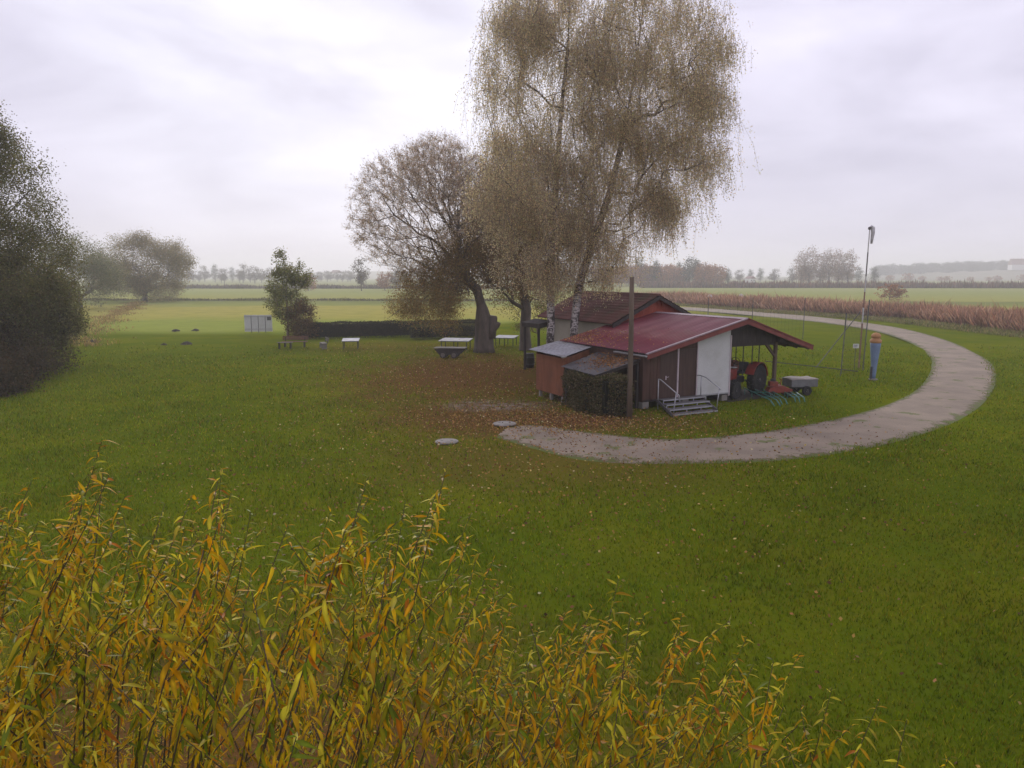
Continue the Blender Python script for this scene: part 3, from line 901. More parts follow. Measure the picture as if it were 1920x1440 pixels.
tree('bramble_thicket', 'low dark brown thicket at the left margin of the lawn', 'thicket',
     [(-27.0, 41, -.05), (-27, 41, .4), (-27, 41, .8)],
     [((-28.6, 41.0, .9), (2.4, 3.4, 1.1), 3), ((-30.6, 43.5, 1.5), (3.2, 2.6, 1.7), 2), ((-27.0, 37.2, .6), (2.0, 3.0, .8), 1.4), ((-30.0, 46.5, .8), (2.6, 2.2, 1.0), 1)],
     240, 44000, [(0.065, 0.048, 0.024), (0.048, 0.042, 0.02), (0.085, 0.055, 0.026)], 0.05, 0.01, (0.13, 0.08), 0.35, 0.2, seed=53, bark='bark_young', leaf_zmin=0.02)

HAZEG = [(0.27, 0.235, 0.12), (0.21, 0.19, 0.10), (0.34, 0.26, 0.12)]
tree('willow_tree', 'broad hazy willow with several stems at the end of the ditch', 'willow tree',
     [(-83, 170, -.1), (-83, 170, 2), (-83.5, 170, 4.5)],
     [((-84, 170, 9), (9, 7, 6.2), 5), ((-76.5, 170, 8.2), (4.5, 5, 5.6), 2), ((-87, 169, 6), (6, 5, 4.5), 2), ((-80, 169, 3.8), (6.5, 5, 3.4), 2.6)],
     420, 60000, HAZEG, 0.5, 0.025, (0.26, 0.16), 0.75, 0.4, seed=61, step=1.6)
tree('willow_tree', 'pale greenish willow half hidden behind the left edge tree', 'willow tree',
     [(-76, 132, -.1), (-76, 132, 2), (-76, 132, 4)],
     [((-77, 132, 7.5), (6.5, 5, 5.8), 4), ((-71.5, 131, 5.5), (4, 4, 4.2), 2)],
     260, 34000, [(0.22, 0.23, 0.12), (0.17, 0.18, 0.09), (0.25, 0.23, 0.12)], 0.4, 0.025, (0.22, 0.14), 0.7, 0.4, seed=62, step=1.5)

tree('fruit_tree', 'slender young tree with thinning green leaves beside the white board', 'young tree',
     [(-21.5, 71.5, -.05), (-21.45, 71.5, 1), (-21.4, 71.5, 2.4), (-21.5, 71.5, 4.5), (-21.6, 71.5, 7.4)],
     [((-21.6, 71.5, 3.2), (1.9, 1.7, 1.7), 2.2), ((-21.4, 71.5, 5.2), (1.9, 1.6, 1.7), 2), ((-22, 71.5, 7.0), (.5, .5, 1.2), .4), ((-20.2, 71.5, 6.0), (1.3, 1.2, 1.1), .9)],
     210, 13000, [(0.18, 0.20, 0.06), (0.23, 0.24, 0.075), (0.14, 0.14, 0.055), (0.30, 0.27, 0.09)], 0.11, 0.011, (0.15, 0.10), 0.22, 0.3, seed=71, bark='bark_young')
tree('beech_bush', 'round reddish brown bush at the left end of the clipped hedge', 'bush',
     [(-20.0, 71.0, -.05), (-20, 71, .5), (-20, 71, 1)],
     [((-20.1, 71, 2.0), (1.5, 1.3, 1.7), 3), ((-19.7, 70.8, .8), (1.3, 1.1, .9), 1)],
     120, 8500, [(0.15, 0.085, 0.04), (0.10, 0.07, 0.035), (0.20, 0.12, 0.05)], 0.07, 0.011, (0.14, 0.09), 0.25, 0.2, seed=72, bark='bark_young')


# clipped hedge: woody core and a skin of small leaves
def hedge(name, label, pts, w, h, n, palette, seed, leaf=(.10, .06), lump=.12):
    rng = np.random.default_rng(seed)
    base = np.array([*pts[0], 0.0])
    root = empty(name, tuple(base))
    tag(root, label, 'hedge')
    mb = MB()
    p = np.array(pts, dtype=float)
    seg = np.linalg.norm(np.diff(p, axis=0), axis=1)
    for i in range(len(p) - 1):
        a, b = p[i] - base[:2], p[i + 1] - base[:2]
        mb.bar((a[0], a[1], h * .47 + i * .004), (b[0], b[1], h * .47 + i * .004), w * .52 - i * .006, h * .84)
    mb.build('core', M['bush_core'], root)
    s = rng.choice(len(seg), n, p=seg / seg.sum())
    t = rng.random(n)[:, None]
    c2 = p[s] * (1 - t) + p[s + 1] * t
    dr = (p[s + 1] - p[s]) / seg[s][:, None]
    nr = np.stack([-dr[:, 1], dr[:, 0]], 1)
    an = rng.random(n)
    per = an * (2 * h + w)
    off = np.where(per < h, -w / 2, np.where(per < h + w, per - h - w / 2, w / 2))
    z = np.where(per < h, per, np.where(per < h + w, h, 2 * h + w - per))
    q = 1 + lump * np.sin(c2[:, 0] * 2.1 + z * 3) * np.cos(c2[:, 1] * 1.7 + 2 * z)
    c = np.concatenate([c2 + nr * (off * q)[:, None], (z * (0.97 + 0.3 * (q - 1)))[:, None]], 1) + rng.normal(size=(n, 3)) * .05
    d = rng.normal(size=(n, 3)); d[:, 2] -= .1
    sz = rng.uniform(.7, 1.3, n)
    v, f, cc = leaf_quads(c - base, d, leaf[0] * sz, leaf[1] * sz, tint(n, palette, rng), rng)
    link('foliage', np_mesh('foliage', v, f, cc), M['leaf'], root)
    return root


hedge('hedge', 'long dark clipped hedge behind the picnic tables', [(-19.6, 71.2), (-14, 73), (-9, 74.4), (-3.0, 76)], 1.1, 1.45, 26000,
      [(0.050, 0.046, 0.024), (0.038, 0.040, 0.02), (0.07, 0.052, 0.027)], 81)
hedge('hedge', 'loose yellowish hedge behind the willow trunk', [(-9.6, 71.0), (-6, 72.6), (-3.2, 74)], 1.0, 1.2, 9000,
      [(0.10, 0.10, 0.03), (0.15, 0.14, 0.04), (0.07, 0.06, 0.028)], 82, lump=.3)


# ------------------------------------------------------------------ reeds, margins, far vegetation
def reeds(name, label, poly, n, h, palette, seed, cat='reeds', lean=0.12, wid=0.03, plumes=True, zb=0.0, ragged=False):
    """poly: list of (x, y, half_width); a belt of upright stalks nobody could count"""
    rng = np.random.default_rng(seed)
    p = np.array(poly, dtype=float)
    seg = np.linalg.norm(np.diff(p[:, :2], axis=0), axis=1)
    s = rng.choice(len(seg), n, p=seg / seg.sum())
    t = rng.random(n)
    c = p[s] * (1 - t[:, None]) + p[s + 1] * t[:, None]
    dr = (p[s + 1, :2] - p[s, :2]) / seg[s][:, None]
    nr = np.stack([-dr[:, 1], dr[:, 0]], 1)
    o = rng.uniform(-1, 1, n) if not ragged else rng.normal(size=n) * .75
    o = o + (.5 * np.sin(c[:, 1] * .37) if ragged else 0)
    xy = c[:, :2] + nr * (o * c[:, 2])[:, None]
    hh = h * (0.68 + 0.2 * np.sin(xy[:, 0] * .33 + xy[:, 1] * .21) * np.sin(xy[:, 1] * .13) + .14 * np.sin(xy[:, 0] * 1.3 - xy[:, 1] * .9) * np.sin(xy[:, 1] * .63 + 1) + rng.normal(size=n) * .2) * (1 - .35 * np.minimum(np.abs(o), 1) ** 3)
    hh = np.maximum(hh, .25 * h)
    a = np.concatenate([xy, np.full((n, 1), zb)], 1)
    ln = rng.normal(size=(n, 2)) * lean
    b = a + np.concatenate([ln * hh[:, None], hh[:, None]], 1)
    an = rng.random(n) * 3.14
    sd = np.stack([np.cos(an), np.sin(an), np.zeros(n)], 1)
    W = wid * rng.uniform(.6, 1.5, n)[:, None]
    m = a * .45 + b * .55 + np.concatenate([rng.normal(size=(n, 2)) * .05, np.zeros((n, 1))], 1)
    v = np.stack([a - sd * W * .5, a + sd * W * .5, m + sd * W, b, m - sd * W], 1)
    f = np.arange(5 * n).reshape(n, 5)
    col = tint(n, palette, rng, .22)
    cc = np.repeat(col, 5, axis=0)
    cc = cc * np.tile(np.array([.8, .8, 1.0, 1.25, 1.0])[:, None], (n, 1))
    ob = link(name, np_mesh(name, v.reshape(-1, 3), f, cc), M['leaf'])
    tag(ob, label, cat, kind='stuff')
    return ob


REED = [(0.38, 0.21, 0.13), (0.30, 0.165, 0.105), (0.46, 0.28, 0.18), (0.22, 0.13, 0.08)]
reeds('reed_bed', 'tall pinkish brown reeds along the ditch beyond the gravel path', [(22, 182, 3), (32, 170, 4), (42, 142, 5), (50, 121, 5.5), (57.5, 101, 5.5), (58, 76, 5.5), (60, 52, 5)], 70000, 2.2, REED, 91, wid=.07, lean=.42)
reeds('dry_verge_grass', 'straw coloured long grass in front of the reeds', [(24, 166, 2.5), (34, 148, 2.5), (42, 120, 2.5), (50, 100, 2.5), (50.5, 76, 2.5), (53, 54, 2.5)], 16000, .55,
      [(0.27, 0.22, 0.09), (0.20, 0.19, 0.07), (0.16, 0.17, 0.05)], 92, 'grass', .3, .03)
reeds('ditch_grass', 'dry brown reed grass along the ditch crossing the left meadow', [(-36, 62, 1.4), (-42, 72, 2.0), (-50, 90, 1.7), (-61, 116, 1.5), (-72, 142, 1.4), (-82, 165, 1.4)], 4200, .42,
      [(0.34, 0.22, 0.08), (0.27, 0.17, 0.065), (0.40, 0.30, 0.10), (0.20, 0.17, 0.05)], 93, 'grass', .35, .035, ragged=True)
reeds('far_reed_strip', 'dark low reed strip across the far left meadow', [(-190, 335, 5), (-60, 330, 5), (20, 325, 5)], 9000, 2.0, [(0.09, 0.075, 0.05), (0.12, 0.09, 0.06)], 94, wid=.16)
reeds('far_hedge_strip', 'brown scrub strip at the far end of the right field', [(60, 352, 7), (180, 345, 7), (360, 335, 7)], 12000, 3.4, [(0.15, 0.085, 0.06), (0.12, 0.08, 0.055), (0.19, 0.11, 0.07)], 95, wid=.22)
reeds('mid_margin', 'thin uncut grass strip across the left meadow', [(-120, 178, 1.6), (-60, 176, 1.6), (0, 174, 1.6)], 6000, .7, [(0.10, 0.105, 0.04), (0.14, 0.12, 0.05)], 96, 'grass', .25, .06)


# far trees: four crown shapes, each standing tree its own object
def far_proto(seed, blobs, h, n, palette, leaf, trunks):
    rng = np.random.default_rng(seed)
    root = empty('far_tree')
    pts = in_blobs(blobs, 70, rng, .2)
    P, par = skeleton([(0, 0, -.3), (0, 0, h * .15), (0.05, 0, h * .32), (0, 0, h * .5)], pts, .3, h * .12, 1, .05, rng)
    r, _ = radii(P, par, .035, h * .022)
    branch_mesh(P, par, r, 6, 3).build('trunk', M['bark'], root)
    k = rng.integers(0, len(pts), n)
    c = pts[k] + rng.normal(size=(n, 3)) * h * .055
    c[:, 2] = np.maximum(c[:, 2], .1)
    d = rng.normal(size=(n, 3)); d[:, 2] -= .3
    v, f, cc = leaf_quads(c, d, leaf * rng.uniform(.7, 1.3, n), leaf * .62, tint(n, palette, rng, .2), rng)
    link('crown', np_mesh('far_crown', v, f, cc), M['leaf'], root)
    return root


GREYBR = [(0.12, 0.095, 0.075), (0.10, 0.085, 0.06), (0.14, 0.11, 0.07)]
AUT = [(0.36, 0.17, 0.09), (0.29, 0.15, 0.085), (0.42, 0.22, 0.10), (0.22, 0.13, 0.08)]
FGRN = [(0.07, 0.08, 0.045), (0.055, 0.062, 0.036), (0.095, 0.095, 0.05)]
protos = [far_proto(1, [((0, 0, 7), (3.6, 3.6, 4.5), 3), ((1.5, 0, 5), (3, 3, 2.6), 1)], 11, 1500, GREYBR, .55, 1),
          far_proto(2, [((0, 0, 6), (4.4, 4, 4.2), 3), ((-2.0, 0, 4.2), (3, 3, 3), 1.2)], 10, 1900, AUT, .55, 1),
          far_proto(3, [((0, 0, 7.5), (2.2, 2.2, 5.6), 3), ((0.8, 0, 5), (2.2, 2.2, 3), 1)], 13, 1400, FGRN, .5, 1),
          far_proto(4, [((0, 0, 3.2), (3.8, 3.4, 2.6), 3), ((1.5, .5, 2), (3, 3, 2), 1)], 6, 1300, AUT, .5, 1)]
protos.append(far_proto(5, [((0, 0, 10), (3.0, 3.0, 6.5), 3), ((1.0, 0, 5), (3, 3, 4), 1.3)], 17, 2400, [(0.30, 0.21, 0.16), (0.25, 0.17, 0.13), (0.36, 0.26, 0.19)], .5, 1))
used = [False] * 5


def far_tree(k, x, y, s, label, group, sx=1.0, z=0.0):
    o = protos[k] if not used[k] else copy_tree(protos[k])
    used[k] = True
    o.name = 'far_tree' if k != 3 else 'far_bush'
    o.location = (x, y, z)
    o.rotation_euler = (0, 0, random.uniform(0, 6.28))
    o.scale = (s * sx, s * sx, s)
    tag(o, label, 'tree' if k != 3 else 'bush', group)


def px_x(u, y): return (u - 960) / FPX * y * 1.01


rf = random.Random(5)
ORD = ['leftmost', 'second', 'third', 'fourth', 'fifth', 'sixth', 'seventh', 'eighth', 'ninth', 'tenth', 'eleventh', 'twelfth', 'thirteenth', 'fourteenth', 'fifteenth', 'sixteenth', 'seventeenth']


def nth(i, what): return f'{ORD[i]} {what}' if i == 0 else f'{ORD[i]} from left {what}'


for i in range(17):                                              # grey line behind the left meadow
    u = 330 + i * 11.5 + rf.uniform(-4, 4)
    y = rf.uniform(520, 640)
    far_tree(rf.choice((0, 0, 2)), px_x(u, y), y, rf.uniform(.75, 1.25), nth(i, 'hazy grey tree in the row across the far left meadow'), 'far row of trees on the left', rf.uniform(.9, 1.25))
for i in range(9):
    u = 592 + i * 9 + rf.uniform(-4, 4)
    y = rf.uniform(640, 760)
    far_tree(0, px_x(u, y), y, rf.uniform(.6, .95), nth(i, 'faint tree in the low wood between young tree and willow'), 'low far wood in the middle', 1.3)
far_tree(3, -77, 285, 1.05, 'lone round grey bush standing on the far meadow', None, .95)
far_tree(0, -57, 285, 1.1, 'hazy round topped tree left of the willow crown at the meadow end', None, .8)
far_tree(1, -49, 290, .72, 'reddish small tree at the meadow end behind the willow crown', None, 1.1)
far_tree(0, -44, 292, .8, 'brown tree at the meadow end closest to the willow trunk', None, 1.0)
for i in range(30):                                              # autumn wood right of the birch
    u = 1120 + i * 7.6 + rf.uniform(-5, 5)
    y = rf.uniform(375, 430)
    far_tree(1 if rf.random() < .87 else 2, px_x(u, y), y, rf.uniform(.95, 1.2), 'rusty autumn tree in the far wood right of the birch', 'autumn wood beyond the right field', rf.uniform(.95, 1.2))
far_tree(1, px_x(1313, 385), 385, 1.25, 'tallest orange autumn tree at the right end of the far wood', None, .9)
far_tree(2, px_x(1357, 420), 420, .72, 'small dark pointed tree by the white far house', None, 1.1)
for i in range(12):
    u = 1380 + i * 22 + rf.uniform(-8, 8)
    y = rf.uniform(470, 600)
    far_tree(rf.choice((0, 2, 0)), px_x(u, y), y, rf.uniform(.7, 1.0), nth(i, 'grey tree in the hazy row behind the bare poplars'), 'hazy tree row behind the poplars', 1.2)
for i in range(6):
    u = 1490 + i * 17 + rf.uniform(-3, 3)
    y = 415 + rf.uniform(-12, 12)
    far_tree(4, px_x(u, y), y, rf.uniform(1.05, 1.25), nth(i, 'tall bare pinkish poplar in the clump by the windsock mast'), 'bare poplar clump', 1.15)
def hill_z(x, y):
    t = min(1, max(0, (y - 760) / 420))
    x0 = x / (1 + .25 * t)
    h = 2 + 20 * min(1, max(0, (x0 - 300) / 520)) + 1.2 * math.sin(x0 * .013)
    return -.4 + (h + .4) * math.sin(t * math.pi / 2) - .5


for i in range(84):                                              # forest along the right hill
    u = 1625 + i * 4.6 + rf.uniform(-6, 6)
    y = rf.uniform(1010, 1130)
    far_tree(2, px_x(u, y), y, rf.uniform(1.1, 1.4), 'dark tree in the forest along the right hill', 'hill forest', 2.5, hill_z(px_x(u, y), y) - 3.2)
for i in range(9):
    u = 1650 + i * 30 + rf.uniform(-10, 10)
    y = rf.uniform(640, 720)
    far_tree(3, px_x(u, y), y, rf.uniform(.7, 1.3), nth(i, 'low bush on the slope below the hill forest'), 'bushes on the right slope', 1.2)
far_tree(3, 90.5, 180, 0.66, 'dark red round bush rising above the reeds', None, 1.35)


def far_house(x, y, z, w, d, h, rz, label):
    r_ = empty('far_house', (x, y, z), rz)
    tag(r_, label, 'house')
    MB().box((0, 0, h / 2 - .5), (w, d, h + 1)).build('wall', M['house_white'], r_)
    MB().prism([(-w / 2 - .4, -d / 2 - .5, h), (w / 2 + .4, -d / 2 - .5, h), (0, -d / 2 - .5, h + w * .38)], (0, d + 1, 0)).build('roof', M['house_roof'], r_)
    for k in (-1, 1):
        MB().box((k * w * .25, -d / 2 - .03, h * .55), (w * .16, .1, h * .3)).build('window', M['glass_dark'], r_)


far_house(px_x(1398, 560), 560, 0, 4.6, 6, 3.2, R(20), 'small white house among the far trees left of the poplars')
far_house(px_x(1885, 960), 960, 13, 20, 14, 5.5, R(70), 'white farmhouse on the hill at the right edge')
far_house(px_x(637, 900), 900, 3, 9, 9, 5, R(60), 'white speck of a house in the hazy distance right of the young tree')

# ------------------------------------------------------------------ the red-roofed hut
HO, HR = (5.85, 33.2, 0.0), R(27)
UX, WX = np.array((math.cos(HR), math.sin(HR))), np.array((-math.sin(HR), math.cos(HR)))


def hw(u, w, z=0.0):
    p = np.array(HO[:2]) + UX * u + WX * w
    return (p[0], p[1], z)


def corrugated(u0, z0, u1, z1, w0, w1, period=.2, amp=.016, sharp=1.0, nu=2):
    """sheet from (u0,z0) to (u1,z1), ribs running down the slope, spread over w"""
    ws = np.arange(w0, w1 + 1e-6, period / 8)
    k = np.clip(np.sin(ws / period * 2 * math.pi) * sharp, -1, 1) * amp
    V = []
    for i in range(nu):
        t = i / (nu - 1)
        for w, h in zip(ws, k): V.append((u0 + (u1 - u0) * t, w, z0 + (z1 - z0) * t + h))
    n = len(ws)
    ix = np.arange(nu * n).reshape(nu, n)
    f = np.stack([ix[:-1, :-1].ravel(), ix[:-1, 1:].ravel(), ix[1:, 1:].ravel(), ix[1:, :-1].ravel()], 1)
    return np_mesh('sheet', V, f, smooth=True)


def solid(o, t):
    m = o.modifiers.new('solid', 'SOLIDIFY')
    m.thickness, m.offset = t, 0
    return o


EL, EZ, PK, PZ, ER, RZ = -.1, 2.52, 5.67, 3.93, 10.08, 2.46


def rz_at(u): return EZ + (u - EL) * (PZ - EZ) / (PK - EL) if u < PK else PZ + (u - PK) * (RZ - PZ) / (ER - PK)


hut = empty('club_hut', HO, HR)
tag(hut, 'brown wooden hut with dark red sheet gable roof and open carport on its right', 'hut')
solid(link('roof', corrugated(EL - .02, EZ + .03, PK, PZ + .03, -.5, 7.1, .22, .014, 1.8), M['red_sheet'], hut), .006)
solid(link('roof', corrugated(PK, PZ + .03, ER + .02, RZ + .03, -.5, 7.1, .22, .014, 1.8), M['red_sheet'], hut), .006)
MB().slab([(EL + .02, -.46, EZ - .02), (PK, -.46, PZ - .02), (PK, 7.05, PZ - .02), (EL + .02, 7.05, EZ - .02)], .03).build('roof_deck', M['dark_wood'], hut)
MB().slab([(PK, -.46, PZ - .021), (ER - .02, -.46, RZ - .021), (ER - .02, 7.05, RZ - .021), (PK, 7.05, PZ - .021)], .03).build('roof_deck', M['dark_wood'], hut)
MB().prism([(PK - .22, -.53, PZ + .0), (PK, -.53, PZ + .062), (PK + .22, -.53, PZ - .025), (PK + .2, -.53, PZ - .05), (PK, -.53, PZ + .03), (PK - .2, -.53, PZ - .02)], (0, 7.5, 0)).build('ridge_cap', M['flashing'], hut)
lr = np.random.default_rng(18)
n = 700
lu, lw = np.abs(lr.normal(0, 1.1, n)) + EL + .05, 7.05 - np.abs(lr.normal(0, 2.2, n))
ok_ = (lu < PK - .3) & (lw > -.4)
lu, lw = lu[ok_], lw[ok_]
v, f, cc = leaf_quads(np.stack([lu, lw, EZ + (lu - EL) * (PZ - EZ) / (PK - EL) + .052], 1), lr.normal(size=(len(lu), 3)) * (1, 1, .1), .08, .06, tint(len(lu), [(0.36, 0.17, 0.05), (0.25, 0.11, 0.04), (0.45, 0.27, 0.08)], lr), lr)
tag(link('roof_leaves', np_mesh('hut_roof_leaves', v, f, cc), M['litter'], hut), 'orange fallen leaves on the rear left roof corner', kind='stuff')
# verge boards at the front gable: dark red fascia, pale flashing on the left rake
MB().prism([(EL - .05, -.54, EZ - .02), (PK, -.54, PZ - .02), (PK, -.54, PZ - .24), (EL - .05, -.54, EZ - .22)], (0, .035, 0)).build('fascia', M['red_trim'], hut)
MB().prism([(PK + .002, -.54, PZ - .02), (ER + .04, -.54, RZ - .02), (ER + .04, -.54, RZ - .20), (PK + .002, -.54, PZ - .24)], (0, .035, 0)).build('fascia', M['red_trim'], hut)
MB().prism([(EL - .06, -.57, EZ - .0), (PK - .02, -.57, PZ - .0), (PK - .02, -.57, PZ + .05), (EL - .06, -.57, EZ + .05)], (0, .16, 0)).build('verge_flashing', M['flashing'], hut)
MB().prism([(PK + .02, -.57, PZ - .01), (ER + .05, -.57, RZ - .01), (ER + .05, -.57, RZ + .045), (PK + .02, -.57, PZ + .045)], (0, .14, 0)).build('verge_flashing', M['red_trim'], hut)
MB().prism([(ER, -.5, RZ - .14), (ER + .03, -.5, RZ - .14), (ER + .03, -.5, RZ), (ER, -.5, RZ)], (0, 7.5, 0)).build('fascia', M['dark_wood'], hut)
# gutter on the left eave
g = MB()
for w0, w1 in ((-.56, 1.9),):
    pr = [(EL - .13 + .065 * math.cos(a), EZ - .05 + .065 * math.sin(a)) for a in np.linspace(math.pi, 2 * math.pi, 7)]
    g.prism([(x, w0, z) for x, z in pr], (0, w1 - w0, 0))
g.build('gutter', M['galv'], hut)
# walls: floor on blocks, boarded front with the pale panel
MB().box((2.575, 3.3, .35), (5.05, 6.6, .10)).build('floor', M['dark_wood'], hut)


def front_board(u0, u1, z0, mat, name='wall_board', w=-.0, t=.05, gap=.0):
    MB().prism([(u0 + gap, w, z0), (u1 - gap, w, z0), (u1 - gap, w, rz_at(u1) - .06), (u0 + gap, w, rz_at(u0) - .06)], (0, t, 0)).build(name, mat, hut)


nb = 5
for i in range(nb): front_board(.05 + i * .19, .05 + (i + 1) * .19, .3, M['brown_wall'], gap=.006, w=.0 + .008 * (i % 2))
front_board(1.0, 1.955, 2.5, M['brown_wall'], 'wall_panel')
front_board(2.045, 3.1, 2.62, M['brown_wall'], 'wall_panel')
for u0, u1, zt in ((1.0, 1.955, 2.495), (2.045, 3.1, 2.615)):
    d = MB().box(((u0 + u1) / 2, .03, (.4 + zt) / 2), (u1 - u0 - .012, .05, zt - .4)).build('door', M['brown_door'], hut)
    if u0 < 1.5:
        h = MB()
        h.tube([(1.33, .0, 1.36), (1.33, -.05, 1.36), (1.45, -.055, 1.38)], .013, 6)
        h.box((1.33, -.0, 1.33), (.05, .02, .18))
        h.build('handle', M['pale_trim'], d)
MB().box((2.0, .0, 1.55), (.07, .07, 2.34)).build('door_trim', M['pale_trim'], hut)
MB().prism([(3.115, -.035, .42), (5.1, -.035, .42), (5.1, -.035, rz_at(5.1) - .1), (3.115, -.035, rz_at(3.115) - .1)], (0, .07, 0)).build('white_panel', M['white_wall'], hut)
MB().box((3.1, -.05, 1.62), (.05, .04, 2.4)).build('panel_trim', M['pale_trim'], hut)
MB().box((5.12, -.03, 1.7), (.05, .09, 2.9)).build('panel_trim', M['pale_trim'], hut)
MB().box((4.1, -.045, .385), (2.05, .05, .07)).build('sill_beam', M['galv'], hut)
for i in range(22): MB().box((.06 + .003 * (i % 2), .15 + i * .3, 1.37), (.05, .293, 2.16)).build('wall_board', M['brown_wall'], hut)
for i in range(22): MB().box((5.1 + .003 * (i % 2), .18 + i * .298, 1.9), (.05, .291, 3.1)).build('wall_board', M['dark_wood'], hut)
front_board(.05, 5.1, .3, M['dark_wood'], 'back_wall', 6.55)
for u, w in ((.2, .12), (4.9, .14), (2.5, .12), (.2, 3.2), (.2, 6.2), (4.9, 6.2)):
    MB().box((u, w, .145), (.36, .3, .29)).build('foundation_block', M['concrete'], hut, bevel=.015)
# carport frame
gb = MB()
for i in range(16):
    u0 = 5.15 + i * .265
    u1 = u0 + .255
    gb.prism([(u0, -.05 + .006 * (i % 2), 2.74), (u1, -.05 + .006 * (i % 2), 2.74), (u1, -.05 + .006 * (i % 2), max(rz_at(u1) - .06, 2.745)), (u0, -.05 + .006 * (i % 2), max(rz_at(u0) - .06, 2.745))], (0, .03, 0))
gb.build('gable_boards', M['dark_wood'], hut)
MB().bar((5.1, .06, 2.66), (9.6, .06, 2.66), .12, .16).build('beam', M['dark_wood'], hut)
MB().bar((5.1, 6.4, 2.60), (9.6, 6.4, 2.60), .12, .16).build('beam', M['dark_wood'], hut)
MB().bar((8.15, -.3, 2.82), (8.15, 6.9, 2.82), .14, .16).build('beam', M['dark_wood'], hut)
for w in (.06, 3.2, 6.4): MB().box((8.15, w, 1.34), (.15, .15, 2.68)).build('carport_post', M['mid_wood'], hut, bevel=.008)
MB().bar((8.15, .06, 1.95), (7.5, .06, 2.6), .09, .10).build('brace', M['mid_wood'], hut)
MB().bar((8.15, .06, 1.95), (8.15, .8, 2.75), .09, .10).build('brace', M['mid_wood'], hut)
for i, w in enumerate(np.arange(-.35, 7.0, .75)):
    MB().bar((PK + .05, w, PZ - .13), (ER - .06, w, RZ - .13), .08, .13).build('rafter', M['mid_wood'], hut)
for i, w in enumerate((-.42, -.2)):
    MB().bar((EL + .1, w, EZ - .13), (PK - .05, w, PZ - .13), .07, .11).build('rafter', M['mid_wood'], hut)
MB().box((6.6, 3.0, -.0), (3.4, 6.6, .03)).build('carport_floor', M['soil'], hut)

# metal steps with two handrails
st = empty('metal_steps', HO, HR)
tag(st, 'grey metal grating steps with two handrails at the hut door', 'steps')
for i in range(4):
    z, w0 = .46 - i * .135, -.32 - i * .44
    du = -.16 * i
    tr = MB().box((1.85 + du, w0 - .22, z - .01), (2.46, .40, .02)).build('tread', M['grate'], st)
    nz = MB().box((1.85 + du, w0 - .435, z - .02), (2.46, .03, .05))
    for k in (-1.22, -.3, .5, 1.22): nz.box((1.85 + du + k, w0 - .425, z - .085), (.035, .03, .10))
    nz.build('nosing', M['galv'], tr)
for s, u0 in ((0, .6), (1, 3.1)):
    MB().bar((u0 - .0, -.3, .40), (u0 - .52, -2.05, .05), .04, .14).build('stringer', M['grate'], st)
    rl = MB()
    if s == 0:
        rl.tube([(u0, -.40, 0), (u0, -.40, 1.38)], .024, 8)
        rl.tube([(u0 + .0, -.40, 1.38), (u0 + .03, -.5, 1.36), (u0 + .1, -1.60, .86), (u0 + .12, -1.68, .82), (u0 + .13, -1.70, .62)], .024, 8)
        rl.tube([(u0 - .05, -1.55, 0), (u0 + .07, -1.55, .88)], .024, 8)
    else:
        rl.tube([(u0 + .02, -.34, .3), (u0 + .02, -.34, 1.36)], .024, 8)
        rl.tube([(u0 + .0, -.05, 1.36), (u0 + .02, -.34, 1.37), (u0 + .08, -.62, 1.30), (u0 + .16, -1.42, .92), (u0 + .17, -1.46, .84)], .024, 8)
        rl.tube([(u0 + .05, -1.40, 0), (u0 + .16, -1.40, .93)], .024, 8)
    rl.build('handrail', M['galv'], st, smooth=True)

# small shed on stilts and the wood-store roof beside it
sh = empty('small_shed', hw(-1.5, 4.2), HR)
tag(sh, 'small rust orange shed on stilts with grey corrugated roof', 'shed')
o0 = np.array((-1.5, 4.2))
A, B, Cc, D = [np.array(p) - o0 for p in ((-2.45, 2.75), (-.18, 4.05), (-.18, 6.9), (-2.45, 5.42))]


def wall_seg(mb, a, b, z0, z1a, z1b, t=.05):
    n = np.array((-(b - a)[1], (b - a)[0])); n = n / np.linalg.norm(n) * t
    mb.prism([(a[0], a[1], z0), (b[0], b[1], z0), (b[0], b[1], z1b), (a[0], a[1], z1a)], (n[0], n[1], 0))


nbd = 9
for i in range(nbd):                                              # boarded left face, each board its own piece
    z0, z1 = .34 + i * .2, .34 + (i + 1) * .2 - .004
    mb = MB(); wall_seg(mb, D, A, z0, min(z1, 2.19), min(z1, 2.15), .045 + .006 * (i % 2)); mb.build('wall_board', M['orange_wall'], sh)
mb = MB(); wall_seg(mb, A, B, .345, 2.14, 2.36); mb.build('wall', M['orange_wall'], sh)
mb = MB(); wall_seg(mb, Cc, D, .345, 2.36, 2.2); mb.build('wall', M['orange_wall'], sh)
qa, qb, qc, qd = [np.array(p) for p in ((-2.78, 2.23, 2.27), (-.14, 3.97, 2.47), (-.14, 7.25, 2.52), (-2.78, 5.6, 2.34))]
nw, V = 170, []
for i in range(nw):
    t = i / (nw - 1)
    a, b = qa * (1 - t) + qd * t, qb * (1 - t) + qc * t
    h = .02 * math.sin(t * 2 * math.pi * 21)
    for k in range(4):
        p = a * (1 - k / 3) + b * (k / 3)
        V.append((p[0] + 1.5, p[1] - 4.2, p[2] + h))
ix = np.arange(nw * 4).reshape(nw, 4)
f = np.stack([ix[:-1, :-1].ravel(), ix[:-1, 1:].ravel(), ix[1:, 1:].ravel(), ix[1:, :-1].ravel()], 1)
solid(link('roof', np_mesh('shed_roof', V, f, smooth=True), M['grey_sheet'], sh), .012)
for p in (A + (.12, .25), D + (.15, -.2), A * .5 + D * .5 + (.12, 0), B + (-.2, .2), Cc + (-.2, -.3)):
    MB().box((p[0], p[1], .17), (.13, .13, .34)).build('stilt', M['concrete'], sh)
